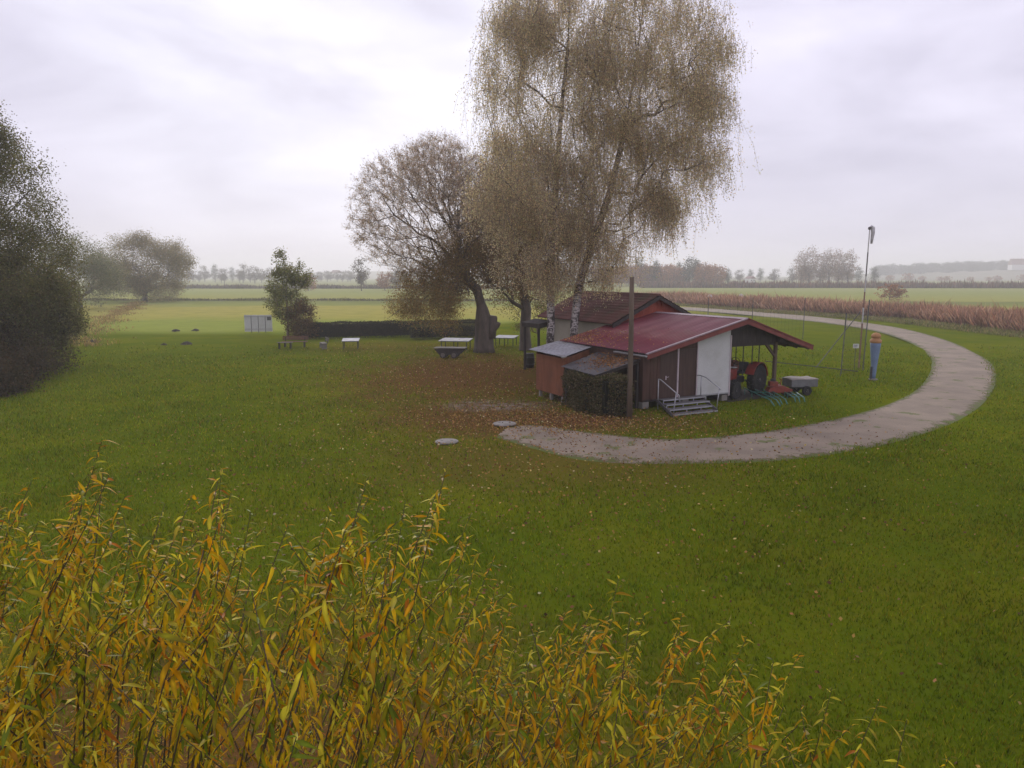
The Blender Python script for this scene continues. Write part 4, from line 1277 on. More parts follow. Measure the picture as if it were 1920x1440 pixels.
MB().slab([(A[0] + .06, A[1] + .06, .36), (B[0], B[1] + .06, .36), (Cc[0], Cc[1] - .08, .36), (D[0] + .06, D[1] - .08, .36)], .06).build('floor', M['dark_wood'], sh)

ls = empty('wood_store', hw(-1.3, 1.0), HR)
tag(ls, 'lean-to shelter with dark leaf strewn sheet roof between shed and hut corner', 'lean-to')
la, lb, lc, ld = [np.array(p) for p in ((-2.68, -.22, 1.72), (-.02, .12, 2.24), (-.02, 3.6, 2.26), (-2.68, 2.62, 1.80))]
nw, V = 120, []
for i in range(nw):
    t = i / (nw - 1)
    a, b = la * (1 - t) + ld * t, lb * (1 - t) + lc * t
    h = .012 * math.sin(t * 2 * math.pi * 15)
    for k in range(4):
        p = a * (1 - k / 3) + b * (k / 3)
        V.append((p[0] + 1.3, p[1] - 1.0, p[2] + h))
ix = np.arange(nw * 4).reshape(nw, 4)
f = np.stack([ix[:-1, :-1].ravel(), ix[:-1, 1:].ravel(), ix[1:, 1:].ravel(), ix[1:, :-1].ravel()], 1)
solid(link('roof', np_mesh('lean_roof', V, f, smooth=True), M['dark_sheet'], ls), .012)
for u, w, h in ((-2.5, -.05, 1.68), (-2.5, 2.4, 1.72), (-.1, .25, 2.16)):
    MB().box((u + 1.3, w - 1, h / 2), (.1, .1, h)).build('post', M['dark_wood'], ls)
MB().bar((-2.5 + 1.3, -1.1, 1.64), (-2.5 + 1.3, 1.5, 1.68), .08, .1).build('beam', M['dark_wood'], ls)
MB().bar((-2.55 + 1.3, -1.1, 1.66), (1.2, -.8, 2.12), .06, .12).build('verge_board', M['dark_wood'], ls)
lr = np.random.default_rng(8)
n = 900
tt, ss = np.clip(lr.normal(.42, .22, n), .03, .97), np.clip(lr.normal(.68, .2, n), .03, .98)
pl = (la * (1 - tt)[:, None] + ld * tt[:, None]) * (1 - ss)[:, None] + (lb * (1 - tt)[:, None] + lc * tt[:, None]) * ss[:, None]
v, f, cc = leaf_quads(pl - (-1.3, 1.0, 0) + (0, 0, .03), lr.normal(size=(n, 3)) * (1, 1, .12), .09, .065, tint(n, [(0.24, 0.11, 0.045), (0.17, 0.085, 0.04), (0.30, 0.15, 0.05)], lr), lr)
tag(link('roof_leaves', np_mesh('roof_leaves', v, f, cc), M['litter'], ls), 'brown fallen leaves on the roof', kind='stuff')

hedge('ivy_hedge', 'dark ivy hedge growing round the lean-to in front of the hut', [hw(-2.05, 2.75)[:2], hw(-2.45, .2)[:2], hw(-2.2, -.55)[:2], hw(-1.35, -1.05)[:2]], .85, 1.62, 17000,
      [(0.105, 0.10, 0.04), (0.075, 0.08, 0.03), (0.15, 0.115, 0.055), (0.10, 0.075, 0.035), (0.22, 0.18, 0.10)], 83, (.085, .06), .24)
dk = hedge
MB().tube([(4.98, 31.14, -.1), (4.97, 31.14, 1.2), (4.975, 31.14, 3.5), (4.95, 31.14, 5.9)], [.125, .115, .105, .095], 12).build('wooden_pole', M['pole_wood'], smooth=True)
tag(bpy.data.objects['wooden_pole'], 'tall weathered round wooden pole standing in front of the hut corner', 'pole')

# old clubhouse behind
oh = empty('old_clubhouse', hw(5.55, 10), HR)
tag(oh, 'older hut with dark tiled roof and red boarded gable behind the red roof', 'hut')
W0, W1 = -4.0, 4.3
SL = (4.88 - 3.42) / 3.05


def tile_rows(sign):
    V, F = [], []
    ws = np.arange(W0, W1 + .01, .04)
    rows = 11
    for r_ in range(rows):
        x0, x1 = 3.07 * r_ / rows, 3.07 * (r_ + 1) / rows + .02
        b = len(V)
        for x, lift in ((x0, .012), (x1, .045)):
            for w in ws: V.append((sign * x, w, 4.88 - x * SL + lift + .02 * abs(math.sin((w + .15 * (r_ % 2)) * math.pi / .3))))
        for w in ws: V.append((sign * x1, w, 4.88 - x1 * SL - .0))
        n = len(ws)
        for k in range(n - 1):
            F.append((b + k, b + k + 1, b + n + k + 1, b + n + k))
            F.append((b + n + k, b + n + k + 1, b + 2 * n + k + 1, b + 2 * n + k))
    return np_mesh('tiles', V, F)


for s in (-1, 1):
    o = link('roof_tiles', tile_rows(s), M['tile'], oh)
    tag(o, kind='stuff')
    MB().slab([(0, W0 + .03, 4.86), (s * 3.03, W0 + .03, 4.86 - 3.03 * SL), (s * 3.03, W1 - .03, 4.86 - 3.03 * SL), (0, W1 - .03, 4.86)], .05).build('roof_deck', M['dark_wood'], oh)
    MB().prism([(0, W0 - .04, 4.86), (s * 3.08, W0 - .04, 4.86 - 3.08 * SL), (s * 3.08, W0 - .04, 4.66 - 3.08 * SL), (0, W0 - .04, 4.66)], (0, .045, 0)).build('bargeboard', M['dark_wood'], oh)
    MB().box((s * 2.55, .1, 1.7), (.2, 6.9, 3.4)).build('wall', M['cream_wall'], oh)
for i, w in enumerate(np.arange(W0 + .02, W1 - .3, .4)):
    MB().prism([(-.13, w, 4.86), (-.07, w, 4.955), (0, w, 4.98), (.07, w, 4.955), (.13, w, 4.86)], (0, .41, .012)).build('ridge_tile', M['tile'], oh)
gb = MB()
for i in range(34):
    u0 = -2.6 + i * .153
    u1 = u0 + .143
    z = lambda u: 4.80 - abs(u) * SL
    y0 = -3.6 + .012 * (i % 2)
    if u0 < 0 < u1: gb.prism([(u0, y0, 2.4), (u1, y0, 2.4), (u1, y0, z(u1)), (0, y0, z(0)), (u0, y0, z(u0))], (0, .03, 0))
    else: gb.prism([(u0, y0, 2.4), (u1, y0, 2.4), (u1, y0, z(u1)), (u0, y0, z(u0))], (0, .03, 0))
gb.build('gable_boards', M['red_board'], oh)
MB().box((0, -3.5, 1.2), (5.2, .1, 2.4)).build('wall', M['cream_wall'], oh)
MB().prism([(-2.6, 3.5, 0), (2.6, 3.5, 0), (2.6, 3.5, 3.5), (0, 3.5, 4.75), (-2.6, 3.5, 3.5)], (0, .1, 0)).build('wall', M['red_board'], oh)
MB().slab([(-3.7, 2.9, 3.02), (-2.7, 2.9, 3.22), (-2.7, 5.2, 3.22), (-3.7, 5.2, 3.02)], .28).build('awning', M['dark_wood'], oh)
for w in (3.2, 5.0): MB().box((-3.55, w, 1.4), (.12, .12, 2.8)).build('awning_post', M['dark_wood'], oh)
MB().box((-2.66, -1.2, 1.7), (.04, .9, 1.0)).build('window', M['glass_dark'], oh)

# ------------------------------------------------------------------ machines under and beside the carport
tk = empty('tractor', hw(6.72, 1.25), HR + R(200))
tk.scale = (1.14, 1.14, 1.1)
tag(tk, 'old red tractor with open cab frame parked under the carport', 'tractor')
MB().box((.95, 0, 1.02), (1.25, .56, .52)).build('hood', M['tractor_red'], tk, bevel=.09)
MB().box((1.6, 0, 1.0), (.05, .44, .44)).build('grille', M['iron'], tk)
MB().box((.5, 0, .68), (2.1, .36, .30)).build('chassis', M['iron'], tk, bevel=.04)
for s in (-1, 1):
    MB().lathe([(.02, 0), (.085, .02), (.085, .09), (.05, .13)], (1.58, s * .34, 1.16), 12, 'x').build('headlight', M['rim'], tk)
    pr = [(-.75 + .78 * math.cos(a), .72 + .78 * math.sin(a)) for a in np.linspace(R(20), R(175), 12)]
    pin = [(-.75 + .73 * math.cos(a), .72 + .73 * math.sin(a)) for a in np.linspace(R(175), R(20), 12)]
    MB().prism([(x, s * .62 - .19, z) for x, z in pr + pin], (0, .40, 0)).build('fender', M['tractor_red'], tk)
    MB().prism([(x, s * .43, z) for x, z in pr], (0, .02, 0)).build('fender_plate', M['tractor_red'], tk)


def wheel(x, y, r, w, parent, lug=True):
    hub = MB().lathe([(.08, -w * .42), (r * .56, -w * .40), (r * .56, w * .40), (.08, w * .42)], (x, y, r), 18, 'y').build('wheel', M['rim'], parent)
    t = MB().lathe([(r * .55, -w * .42), (r * .8, -w * .5), (r * .96, -w * .46), (r, -w * .3), (r, w * .3), (r * .96, w * .46), (r * .8, w * .5), (r * .55, w * .42)], (x, y, r), 26, 'y')
    if lug:
        for k in range(18):
            a = 2 * math.pi * k / 18
            for sg in (-1, 1):
                t.box((x + r * math.cos(a + sg * .09) * 1.0, y + sg * w * .22, r + r * math.sin(a + sg * .09)), (.06, w * .42, .05),
                      Matrix.Rotation(-a, 3, 'Y') @ Matrix.Rotation(sg * .5, 3, 'X'))
    t.build('tyre', M['rubber'], hub, smooth=False)


for s in (-1, 1):
    wheel(-.75, s * .66, .68, .36, tk)
    wheel(1.15, s * .58, .40, .22, tk)
MB().box((-.55, 0, .98), (.5, .46, .10)).box((-.80, 0, 1.22), (.10, .46, .46)).build('seat', M['seat'], tk, bevel=.04)
sw = MB()
ring = [(.0 + .08 * math.cos(a), .19 * math.sin(a), 1.55 + .17 * math.cos(a)) for a in np.linspace(0, 2 * math.pi, 19)]
sw.tube(ring, .016, 6, False)
sw.tube([(.0, 0, 1.55), (.35, 0, 1.2)], .022, 6)
sw.build('steering_wheel', M['iron'], tk)
for x, y in ((.35, .5), (.35, -.5), (-1.1, .55), (-1.1, -.55), (-.4, .56), (-.4, -.56)):
    MB().tube([(x, y, .95), (x, y, 2.42)], .026, 6).build('cab_post', M['iron'], tk)
MB().box((-.4, 0, 2.46), (1.75, 1.3, .07)).build('cab_roof', M['tractor_red'], tk, bevel=.03)
MB().tube([(1.15, .18, 1.25), (1.15, .18, 1.95), (1.18, .18, 2.0)], .032, 8).build('exhaust', M['galv'], tk)
MB().box((.55, .1, 1.315), (.34, .36, .02)).build('paper_sheet', M['plate_white'], tk)
MB().tube([(-1.4, -.4, .5), (-1.4, .4, .5)], .03, 6).tube([(-1.1, 0, .5), (-1.5, 0, .5)], .04, 6).build('drawbar', M['iron'], tk)

mw = empty('mower_deck', hw(8.25, -.2), HR + R(-28))
mw.scale = (.86, .86, .8)
tag(mw, 'small orange red mower machine standing by the carport post', 'mower')
MB().prism([(-.75, -.35, .28), (.62, -.35, .22), (.70, -.35, .46), (.1, -.35, .72), (-.6, -.35, .56)], (0, .7, 0)).build('housing', M['machine_red'], mw, bevel=.03)
MB().box((-.35, 0, .78), (.5, .42, .34)).build('engine', M['machine_red'], mw, bevel=.05)
MB().lathe([(.05, 0), (.16, .02), (.16, .12), (.1, .15)], (-.35, 0, .95), 14).build('engine_cover', M['iron'], mw)
for x in (-.55, .45):
    for s in (-1, 1): wheel(x, s * .40, .17, .12, mw, False)
mb = MB()
for s in (-1, 1): mb.tube([(-.65, s * .22, .6), (-1.15, s * .24, 1.02), (-1.25, s * .24, 1.04)], .018, 6)
mb.tube([(-1.2, -.24, 1.03), (-1.2, .24, 1.03)], .018, 6)
mb.build('handle', M['iron'], mw)
MB().tube([(.1, .1, .7), (.16, .1, 1.05), (.02, .12, 1.12)], .03, 6).build('chute', M['machine_red'], mw)

tl = empty('box_trailer', hw(9.75, -.15), HR + R(-18))
tag(tl, 'small grey box trailer with pale tarpaulin top at the carport edge', 'trailer')
MB().box((0, 0, .62), (1.42, .95, .40)).build('box', M['zinc_box'], tl, bevel=.015)
nx, ny = 14, 10
V = []
for j in range(ny):
    for i in range(nx):
        x, y = -.74 + 1.48 * i / (nx - 1), -.5 + 1.0 * j / (ny - 1)
        e = max(abs(x) / .74, abs(y) / .5)
        V.append((x, y, .85 - .05 * (e > .97) + .02 * math.sin(x * 6) * math.cos(y * 8)))
ix = np.arange(nx * ny).reshape(ny, nx)
f = np.stack([ix[:-1, :-1].ravel(), ix[:-1, 1:].ravel(), ix[1:, 1:].ravel(), ix[1:, :-1].ravel()], 1)
solid(link('tarpaulin', np_mesh('tarpaulin', V, f, smooth=True), M['tarp'], tl), .012)
for s in (-1, 1): wheel(.1, s * .52, .24, .14, tl, False)
MB().tube([(-.7, 0, .42), (-1.35, 0, .40)], .03, 6).build('drawbar', M['iron'], tl)
MB().box((0, 0, .35), (1.1, .08, .12)).box((.1, 0, .28), (.08, 1.0, .06)).build('chassis', M['iron'], tl)


def pipe_rack(label, base_uw, tubes):
    r_ = empty('pipe_rack', hw(*base_uw), HR)
    tag(r_, label, 'pipe rack', 'green tubular racks lying before the carport')
    for (u0, w0, u1, w1, z0) in tubes:
        d = np.array((u1 - u0, w1 - w0)); L_ = np.linalg.norm(d); d = d / L_
        pts = []
        for t in np.linspace(0, 1, 9):
            z = z0 * (1 - t) + .20 * t if t < .8 else (z0 * .2 + .2 * .8) * (1 - ((t - .8) / .2) ** 2) + .02
            pts.append((u0 + d[0] * L_ * t - base_uw[0], w0 + d[1] * L_ * t - base_uw[1], z))
        MB().tube(pts, .028, 8).build('pipe', M['green_pipe'], r_, smooth=True)
    for t in (.25, .6):
        q = [((1 - t) * a[0] + t * a[2] - base_uw[0], (1 - t) * a[1] + t * a[3] - base_uw[1], (1 - t) * a[4] + t * .2 - .05) for a in (tubes[0], tubes[-1])]
        MB().tube(q, .022, 6).build('cross_bar', M['green_pipe'], r_)
    for t in (.06, .3):
        for a in (tubes[0], tubes[-1]):
            x, y = (1 - t) * a[0] + t * a[2] - base_uw[0], (1 - t) * a[1] + t * a[3] - base_uw[1]
            MB().tube([(x, y, -.02), (x, y, (1 - t) * a[4] + t * .2)], .02, 6).build('foot', M['green_pipe'], r_)


pipe_rack('long green tubular rack with curved ends lying on the grass beside the hut plinth', (6.6, -.6),
          [(7.15, 1.1, 5.85, -2.24, .34), (7.5, .9, 6.15, -2.3, .34), (7.85, .6, 6.5, -2.1, .30), (8.1, .3, 6.72, -2.2, .30)])
pipe_rack('shorter green tubular rack with curved ends below the grey box trailer', (8.2, -1.2),
          [(8.35, -.45, 7.52, -1.96, .26), (8.6, -.6, 7.74, -2.0, .26), (8.85, -.75, 8.02, -2.05, .24)])

for cx, cw_, cz, cr_, lab in ((6.3, 4.3, 0, 4, 'dark slatted wooden crate behind the tractor under the carport'), (7.4, 4.5, 0, -8, 'dark slatted wooden crate beside the rear carport post')):
    cb = empty('wooden_crate', hw(cx, cw_, .015), HR + R(cr_))
    tag(cb, lab, 'crate', 'crates under the carport')
    for k in range(5):
        for s in (-1, 1):
            MB().box((0, s * .48, .12 + k * .19), (1.0, .03, .16)).build('slat', M['dark_wood'], cb)
            MB().box((s * .515, 0, .12 + k * .19), (.03, .9, .16)).build('slat', M['dark_wood'], cb)
    for sx in (-1, 1):
        for sy in (-1, 1): MB().box((sx * .46, sy * .43, .5), (.07, .06, 1.0)).build('corner_post', M['mid_wood'], cb)

# ------------------------------------------------------------------ safety net, mast, wind tube
nf = empty('net_fence', (22.5, 70, 0))
tag(nf, 'tall safety net on thin posts across the lawn behind the hut', 'net fence')


def net(mb, p0, p1, z0, z1, cell, r=.004):
    p0, p1 = np.array(p0), np.array(p1)
    L_ = np.linalg.norm(p1 - p0)
    n = int(L_ / cell)
    for i in range(n + 1):
        q = p0 + (p1 - p0) * i / n
        mb.tube([(q[0], q[1], z0), (q[0], q[1], z1)], r, 3, False)
    m = int((z1 - z0) / cell)
    for j in range(m + 1):
        z = z0 + (z1 - z0) * j / m
        mb.tube([(p0[0], p0[1], z), ((p0[0] + p1[0]) / 2, (p0[1] + p1[1]) / 2, z - .03), (p1[0], p1[1], z)], r, 3, False)


px = [14.0, 18.3, 22.45, 27.3]
for x in px: MB().tube([(x - 22.5, 0, -.1), (x - 22.5 + .03, 0, 3.9)], .035, 8).build('post', M['post_grey'], nf)
mb = MB()
for a, b in zip(px[:-1], px[1:]): net(mb, (a - 22.5, 0), (b - 22.5, 0), .2, 3.6, .34, .004)
mb.build('netting', M['net'], nf)
nf2 = empty('net_fence', (20.8, 46, 0))
tag(nf2, 'netted enclosure of two tall posts with a slanting brace beside the mast', 'net fence')
for p in ((-1.0, -1.4, 3.75), (1.55, 1.2, 4.45)):
    MB().tube([(p[0], p[1], -.1), (p[0] + .12, p[1], p[2])], .036, 8).build('post', M['post_grey'], nf2)
MB().tube([(-1.1, 2.1, 0), (1.2, 1.3, 3.7)], .03, 6).build('brace', M['post_grey'], nf2)
mb = MB(); net(mb, (-.95, -1.4), (1.6, 1.2), .1, 3.5, .22, .0045); mb.build('netting', M['net'], nf2)
MB().tube([(-3.4, 5.0, .12), (-1.1, 2.1, .10), (.6, -.2, .08)], .03, 5).build('bottom_rope', M['iron'], nf2)
sg = empty('small_sign', (21.35, 46.2, 0))
tag(sg, 'small white notice plate on the netted enclosure', 'sign')
MB().box((0, 0, 1.62), (.36, .02, .27)).build('plate', M['plate_white'], sg)
mb = MB()
for k, (z, w) in enumerate(((1.68, .24), (1.62, .26), (1.56, .2))): mb.box((-.01, -.014, z), (w, .004, .022))
mb.build('print', M['post_grey'], sg)
MB().box((0, .03, .9), (.03, .03, 1.75)).build('stake', M['iron'], sg)

wm = empty('windsock_mast', (22.5, 48.1, 0))
tag(wm, 'tall thin mast with a limp pale windsock at its top', 'windsock mast')
for z0, z1, m_, r_ in ((-.1, 2.9, 'mast_rust', .055), (2.9, 3.9, 'mast_white', .05), (3.9, 4.9, 'mast_rust', .046), (4.9, 5.9, 'mast_white', .042), (5.9, 7.4, 'mast_grey', .04), (7.4, 8.9, 'mast_white', .036)):
    MB().tube([(z0 * .012, 0, z0), (z1 * .012, 0, z1)], r_, 8).build('pole_section', M[m_], wm)
sk = MB()
sk.tube([(.10, 0, 8.92), (.2, .0, 9.0), (.30, .0, 8.92), (.32, .0, 8.6), (.30, .02, 8.25), (.27, .0, 7.95)], [.07, .10, .13, .115, .09, .06], 12, False)
solid(sk.build('windsock', M['sock_cloth'], wm, smooth=True), .01)
MB().lathe([(.03, 8.8), (.1, 8.84), (.1, 8.96), (.03, 9.0)], (.1, 0, 0), 10).build('swivel', M['mast_grey'], wm)

wt = empty('wind_tube', (20.85, 42.7, 0))
wt.scale = (.78, .78, 1.0)
tag(wt, 'standing blue cloth wind tube with orange top on the lawn inside the loop', 'wind tube')
mb = MB()
pr = []
n = 18
prof = [(.15, .08), (.17, .3), (.20, .7), (.25, 1.15), (.31, 1.6), (.36, 2.0), (.37, 2.12)]
mb.lathe(prof, (0, 0, 0), 18)
mb.build('body', M['sky_blue_cloth'], wt, smooth=True)
MB().lathe([(.34, 2.125), (.41, 2.16), (.40, 2.3), (.30, 2.36), (.27, 2.42)], (0, 0, 0), 18).build('brim', M['orange_cloth'], wt, smooth=True)
MB().lathe([(.27, 2.425), (.35, 2.46), (.33, 2.58), (.2, 2.68), (.04, 2.72)], (0, 0, 0), 18).build('cap', M['orange_cloth'], wt, smooth=True)
MB().lathe([(.05, 0), (.33, .0), (.33, .05), (.05, .08)], (0, 0, 0), 18).build('base', M['concrete'], wt)
MB().box((-.24, -.1, .42), (.14, .14, .72)).build('blower', M['iron'], wt, bevel=.03)

for x, y, c, lab in ((38.7, 147, 'orange_cloth', 'small white and orange marker post left of its twin by the far path'), (46.0, 151, 'plate_white', 'small white marker post right of its twin by the far path')):
    mk = empty('marker_post', (x, y, 0))
    tag(mk, lab, 'marker')
    MB().box((0, 0, 1.0), (.1, .1, 2.0)).build('post', M['iron'], mk)
    MB().lathe([(.05, -.04), (.45, -.04), (.45, .04), (.05, .04)], (0, -.12, 1.75), 14, 'y').build('disc', M['plate_white'], mk)
    MB().box((0, -.1, 1.05), (.5, .05, .5)).build('panel', M[c], mk)


# ------------------------------------------------------------------ picnic furniture
def table(label, x, y, w, d, rz, legs):
    r_ = empty('picnic_table', (x, y, 0), rz)
    tag(r_, label, 'table', 'white topped tables on the lawn')
    MB().box((0, 0, .73), (w, d, .05), Matrix.Rotation(R(3.5), 3, 'X')).build('tabletop', M['white_top'], r_, bevel=.008)
    MB().box((0, 0, .645), (w * .92, d * .7, .06)).build('apron', M['dark_wood'], r_)
    for k in range(legs):
        t = -1 + 2 * k / (legs - 1)
        for s in (-1, 1):
            MB().box((t * w * .42, s * d * .36, .32), (.06, .06, .66)).build('leg', M['iron'], r_)


table('small white topped table left of the willow next to a bench', -13.2, 61.0, 1.35, 1.7, R(8), 2)
table('long white topped table just left of the willow trunk', -4.6, 61.0, 2.5, 1.8, R(-10), 3)
table('white topped table right of the willow trunk', -.5, 64.0, 1.8, 1.7, R(-14), 3)


def bench(label, x, y, rz, L_, mat, back=True):
    r_ = empty('bench', (x, y, 0), rz)
    tag(r_, label, 'bench', 'wooden benches on the lawn')
    for k in range(3): MB().box((0, -.14 + k * .14, .45), (L_, .12, .04)).build('seat_plank', M[mat], r_)
    if back:
        for k in range(2): MB().box((0, .28 + .03 * k, .66 + k * .17), (L_, .04, .13)).build('back_plank', M[mat], r_)
    for s in (-1, 1):
        MB().box((s * L_ * .38, -.02, .215), (.09, .40, .43)).build('leg', M['concrete' if mat == 'bench_grey' else 'dark_wood'], r_)
        if back: MB().bar((s * L_ * .38, .2, .4), (s * L_ * .38, .34, .92), .06, .05).build('back_post', M['dark_wood'], r_)


bench('reddish wooden bench with backrest in front of the young tree', -18.2, 62.4, R(4), 2.1, 'bench_red')
bench('grey wooden bench seen end on beside the small table', -15.5, 61.2, R(-68), 1.7, 'bench_grey')
bench('backless red plank bench before the hedge', -8.2, 72.0, R(2), 1.4, 'bench_red', False)
bench('second backless red plank bench close to the hedge middle', -6.9, 71.8, R(-3), 1.2, 'bench_red', False)
gt = empty('garden_table', (-18.6, 61.0, 0), R(6))
tag(gt, 'low wooden table before the reddish bench', 'table')
for k in range(3): MB().box((0, -.2 + k * .2, .5), (1.2, .185, .04)).build('plank', M['bench_grey'], gt)
for s in (-1, 1): MB().box((s * .45, 0, .24), (.07, .5, .48)).build('leg', M['dark_wood'], gt)

ct = empty('wooden_cart', (-4.5, 54.4, 0), R(-6))
tag(ct, 'dark weathered wooden cart with plank top near the willow foot', 'cart')
for k in range(4): MB().box((0, -.42 + k * .28, .72), (2.3, .265, .04)).build('top_plank', M['bench_grey'], ct)
MB().prism([(-1.1, -.5, .66), (1.1, -.5, .66), (.75, -.5, .25), (-.75, -.5, .25)], (0, .05, 0)).build('side_board', M['dark_wood'], ct)
MB().prism([(-1.1, .45, .66), (1.1, .45, .66), (.75, .45, .25), (-.75, .45, .25)], (0, .05, 0)).build('side_board', M['dark_wood'], ct)
for x in (-.45, .35):
    for s in (-1, 1):
        hb = MB().lathe([(.03, -.04), (.16, -.035), (.16, .035), (.03, .04)], (x, s * .56, .24), 14, 'y').build('wheel', M['bench_grey'], ct)
        MB().lathe([(.15, -.03), (.24, -.04), (.24, .04), (.15, .03)], (x, s * .56, .24), 18, 'y').build('tyre', M['dark_wood'], hb)

br = empty('rain_barrel', (1.15, 48.4, 0))
tag(br, 'dark green rain barrel on the grass left of the small shed', 'barrel')
MB().lathe([(.26, 0), (.31, .2), (.33, .45), (.31, .7), (.27, .88)], (0, 0, 0), 18).build('body', M['bush_core'], br, smooth=True)
MB().lathe([(.28, .885), (.29, .90), (.28, .94), (.05, .96)], (0, 0, 0), 18).build('lid', M['iron'], br)
for z in (.22, .66): MB().lathe([(.318, z), (.33, z + .01), (.33, z + .05), (.318, z + .06)], (0, 0, 0), 18).build('hoop', M['iron'], br)

wb = empty('notice_board', (-26.3, 77.5, 0), R(6))
tag(wb, 'white free standing board of upright panels left of the young tree', 'board')
for k in range(4):
    MB().box((-1.06 + k * .71, 0, 1.02), (.66, .03, 1.72)).build('panel', M['white_wall'], wb)
for z in (1.72, .42): MB().box((0, -.03, z), (2.86, .03, .07)).build('rail', M['galv'], wb)
for k in range(3): MB().box((-.705 + k * .71, .005, .9), (.05, .06, 1.8)).build('post', M['iron'], wb)
MB().box((1.1, -.03, 1.5), (.4, .02, .36)).build('poster', M['post_grey'], wb)

for i, (x, y, lab) in enumerate(((-.3, 29.6, 'round concrete manhole cover touching the tip of the gravel path'), (-2.36, 26.45, 'round concrete manhole cover lying alone in the grass'))):
    mc = empty('manhole_cover', (x, y, .03 if i == 0 else .01))
    tag(mc, lab, 'manhole cover', 'manhole covers on the lawn')
    s = 1.0 if i == 0 else .9
    MB().lathe([(.44 * s, -.02), (.47 * s, .0), (.47 * s, .03), (.44 * s, .045), (.40 * s, .045)], (0, 0, 0), 28).build('ring', M['concrete'], mc)
    MB().lathe([(.39 * s, .02), (.39 * s, .052), (.36 * s, .058)], (0, 0, 0), 28).build('lid', M['concrete'], mc)
    for k in (-1, 1): MB().box((k * .2 * s, 0, .061), (.10, .03, .01)).build('lifting_slot', M['iron'], mc)

for i, (x, y, s, lab) in enumerate(((-36.4, 80.8, .45, 'fresh dark molehill furthest left of the pair on the meadow edge'), (-34.6, 81.6, .4, 'fresh dark molehill right of the pair on the meadow edge'),
                                    (-28.5, 65.2, .55, 'wide dark molehill on the lawn below the white board'), (-30.2, 64.6, .3, 'small dark molehill left of the wide one on the lawn'),
                                    (-37.6, 66.8, .6, 'flat dark earth heap by the ditch grass'))):
    rg = np.random.default_rng(300 + i)
    V, F = [], []
    for j in range(6):
        for k in range(14):
            a = 2 * math.pi * k / 14
            rr = s * (1 - j / 5.4) * (1 + .12 * rg.normal())
            V.append((rr * math.cos(a), rr * math.sin(a), s * .42 * math.sin(j / 5 * math.pi / 2) + .02 * rg.normal() - .03 * (j == 0)))
    for j in range(5):
        for k in range(14): F.append((j * 14 + k, j * 14 + (k + 1) % 14, (j + 1) * 14 + (k + 1) % 14, (j + 1) * 14 + k))
    F2 = F
    o = link('molehill', np_mesh('molehill', V, F2), M['soil'], loc=(x, y, -.02))
    tag(o, lab, 'molehill', 'molehills on the grass')

# ------------------------------------------------------------------ grass and fallen leaves
rg = np.random.default_rng(500)


def in_path(x, y):
    q = np.stack([x, y], 1)
    mid = (PA + PC) / 2
    hwid = np.linalg.norm(PA - PC, axis=1) / 2
    d = np.full(len(x), 9e9)
    for s in range(0, len(mid), 2):
        d = np.minimum(d, np.linalg.norm(q - mid[s], axis=1) - hwid[s])
    return d


n = 330000
yy = 6.5 + (rg.random(n) ** 1.4) * 59
xx = (rg.random(n) * 2 - 1) * (yy * .74 + 1.5)
dp = in_path(xx, yy)
keep = dp > -.3 - .3 * np.sin(xx * 2.3 + yy) * np.sin(yy * 1.9 - xx * .7) + rg.random(n) * .35
ul, wl_ = (xx - HO[0]) * UX[0] + (yy - HO[1]) * UX[1], (xx - HO[0]) * WX[0] + (yy - HO[1]) * WX[1]
keep &= ~((ul > -.3) & (ul < 8.3) & (wl_ > -.1) & (wl_ < 14)) & ~((ul > -2.4) & (ul < .1) & (wl_ > -.6) & (wl_ < 5.6))
for cx, cy in ((-.15, 29.44), (-2.36, 26.45)): keep &= np.hypot(xx - cx, yy - cy) > .5
thin = np.maximum.reduce([np.exp(-(((xx - a_) / c_) ** 2 + ((yy - b_) / d_) ** 2)) for a_, b_, c_, d_ in ((-2.6, 45, 8.5, 14), (2.2, 30.4, 4.5, 3), (-1.4, 32, 6, 6.5), (1, 24, 5, 4), (-4, 7, 6, 5.5))])
keep &= rg.random(n) > thin * .9
keep &= rg.random(n) < np.clip((66 - yy) / 46, 0, 1)
xx, yy = xx[keep], yy[keep]
n = len(xx)
hh = rg.uniform(.025, .06, n) * (1 + .5 * np.sin(xx * .9) * np.sin(yy * .7)) * (1 + yy / 45)
a = np.stack([xx, yy, np.full(n, -.03)], 1)
an = rg.random(n) * 6.28
sd = np.stack([np.cos(an), np.sin(an), np.zeros(n)], 1) * (.007 + yy * .0005)[:, None]
tip = a + np.stack([rg.normal(size=n) * .5 * hh, rg.normal(size=n) * .5 * hh, hh + .03], 1)
v = np.stack([a - sd, a + sd, tip], 1).reshape(-1, 3)
gc = tint(n, [(0.135, 0.182, 0.006), (0.100, 0.152, 0.006), (0.185, 0.205, 0.008), (0.215, 0.180, 0.014)], rg, .24, [4, 3, 2.6, 1.5])
gc *= (1 + .16 * np.sin(xx * 1.7 + 1.3 * np.sin(yy * .9)) * np.sin(yy * 1.3 + np.sin(xx * 1.1)))[:, None]
o = link('lawn_grass', np_mesh('lawn_grass', v, np.arange(3 * n).reshape(n, 3), np.repeat(gc, 3, axis=0)), M['grass'])
tag(o, 'short green lawn grass around the hut and path', 'grass', kind='stuff')

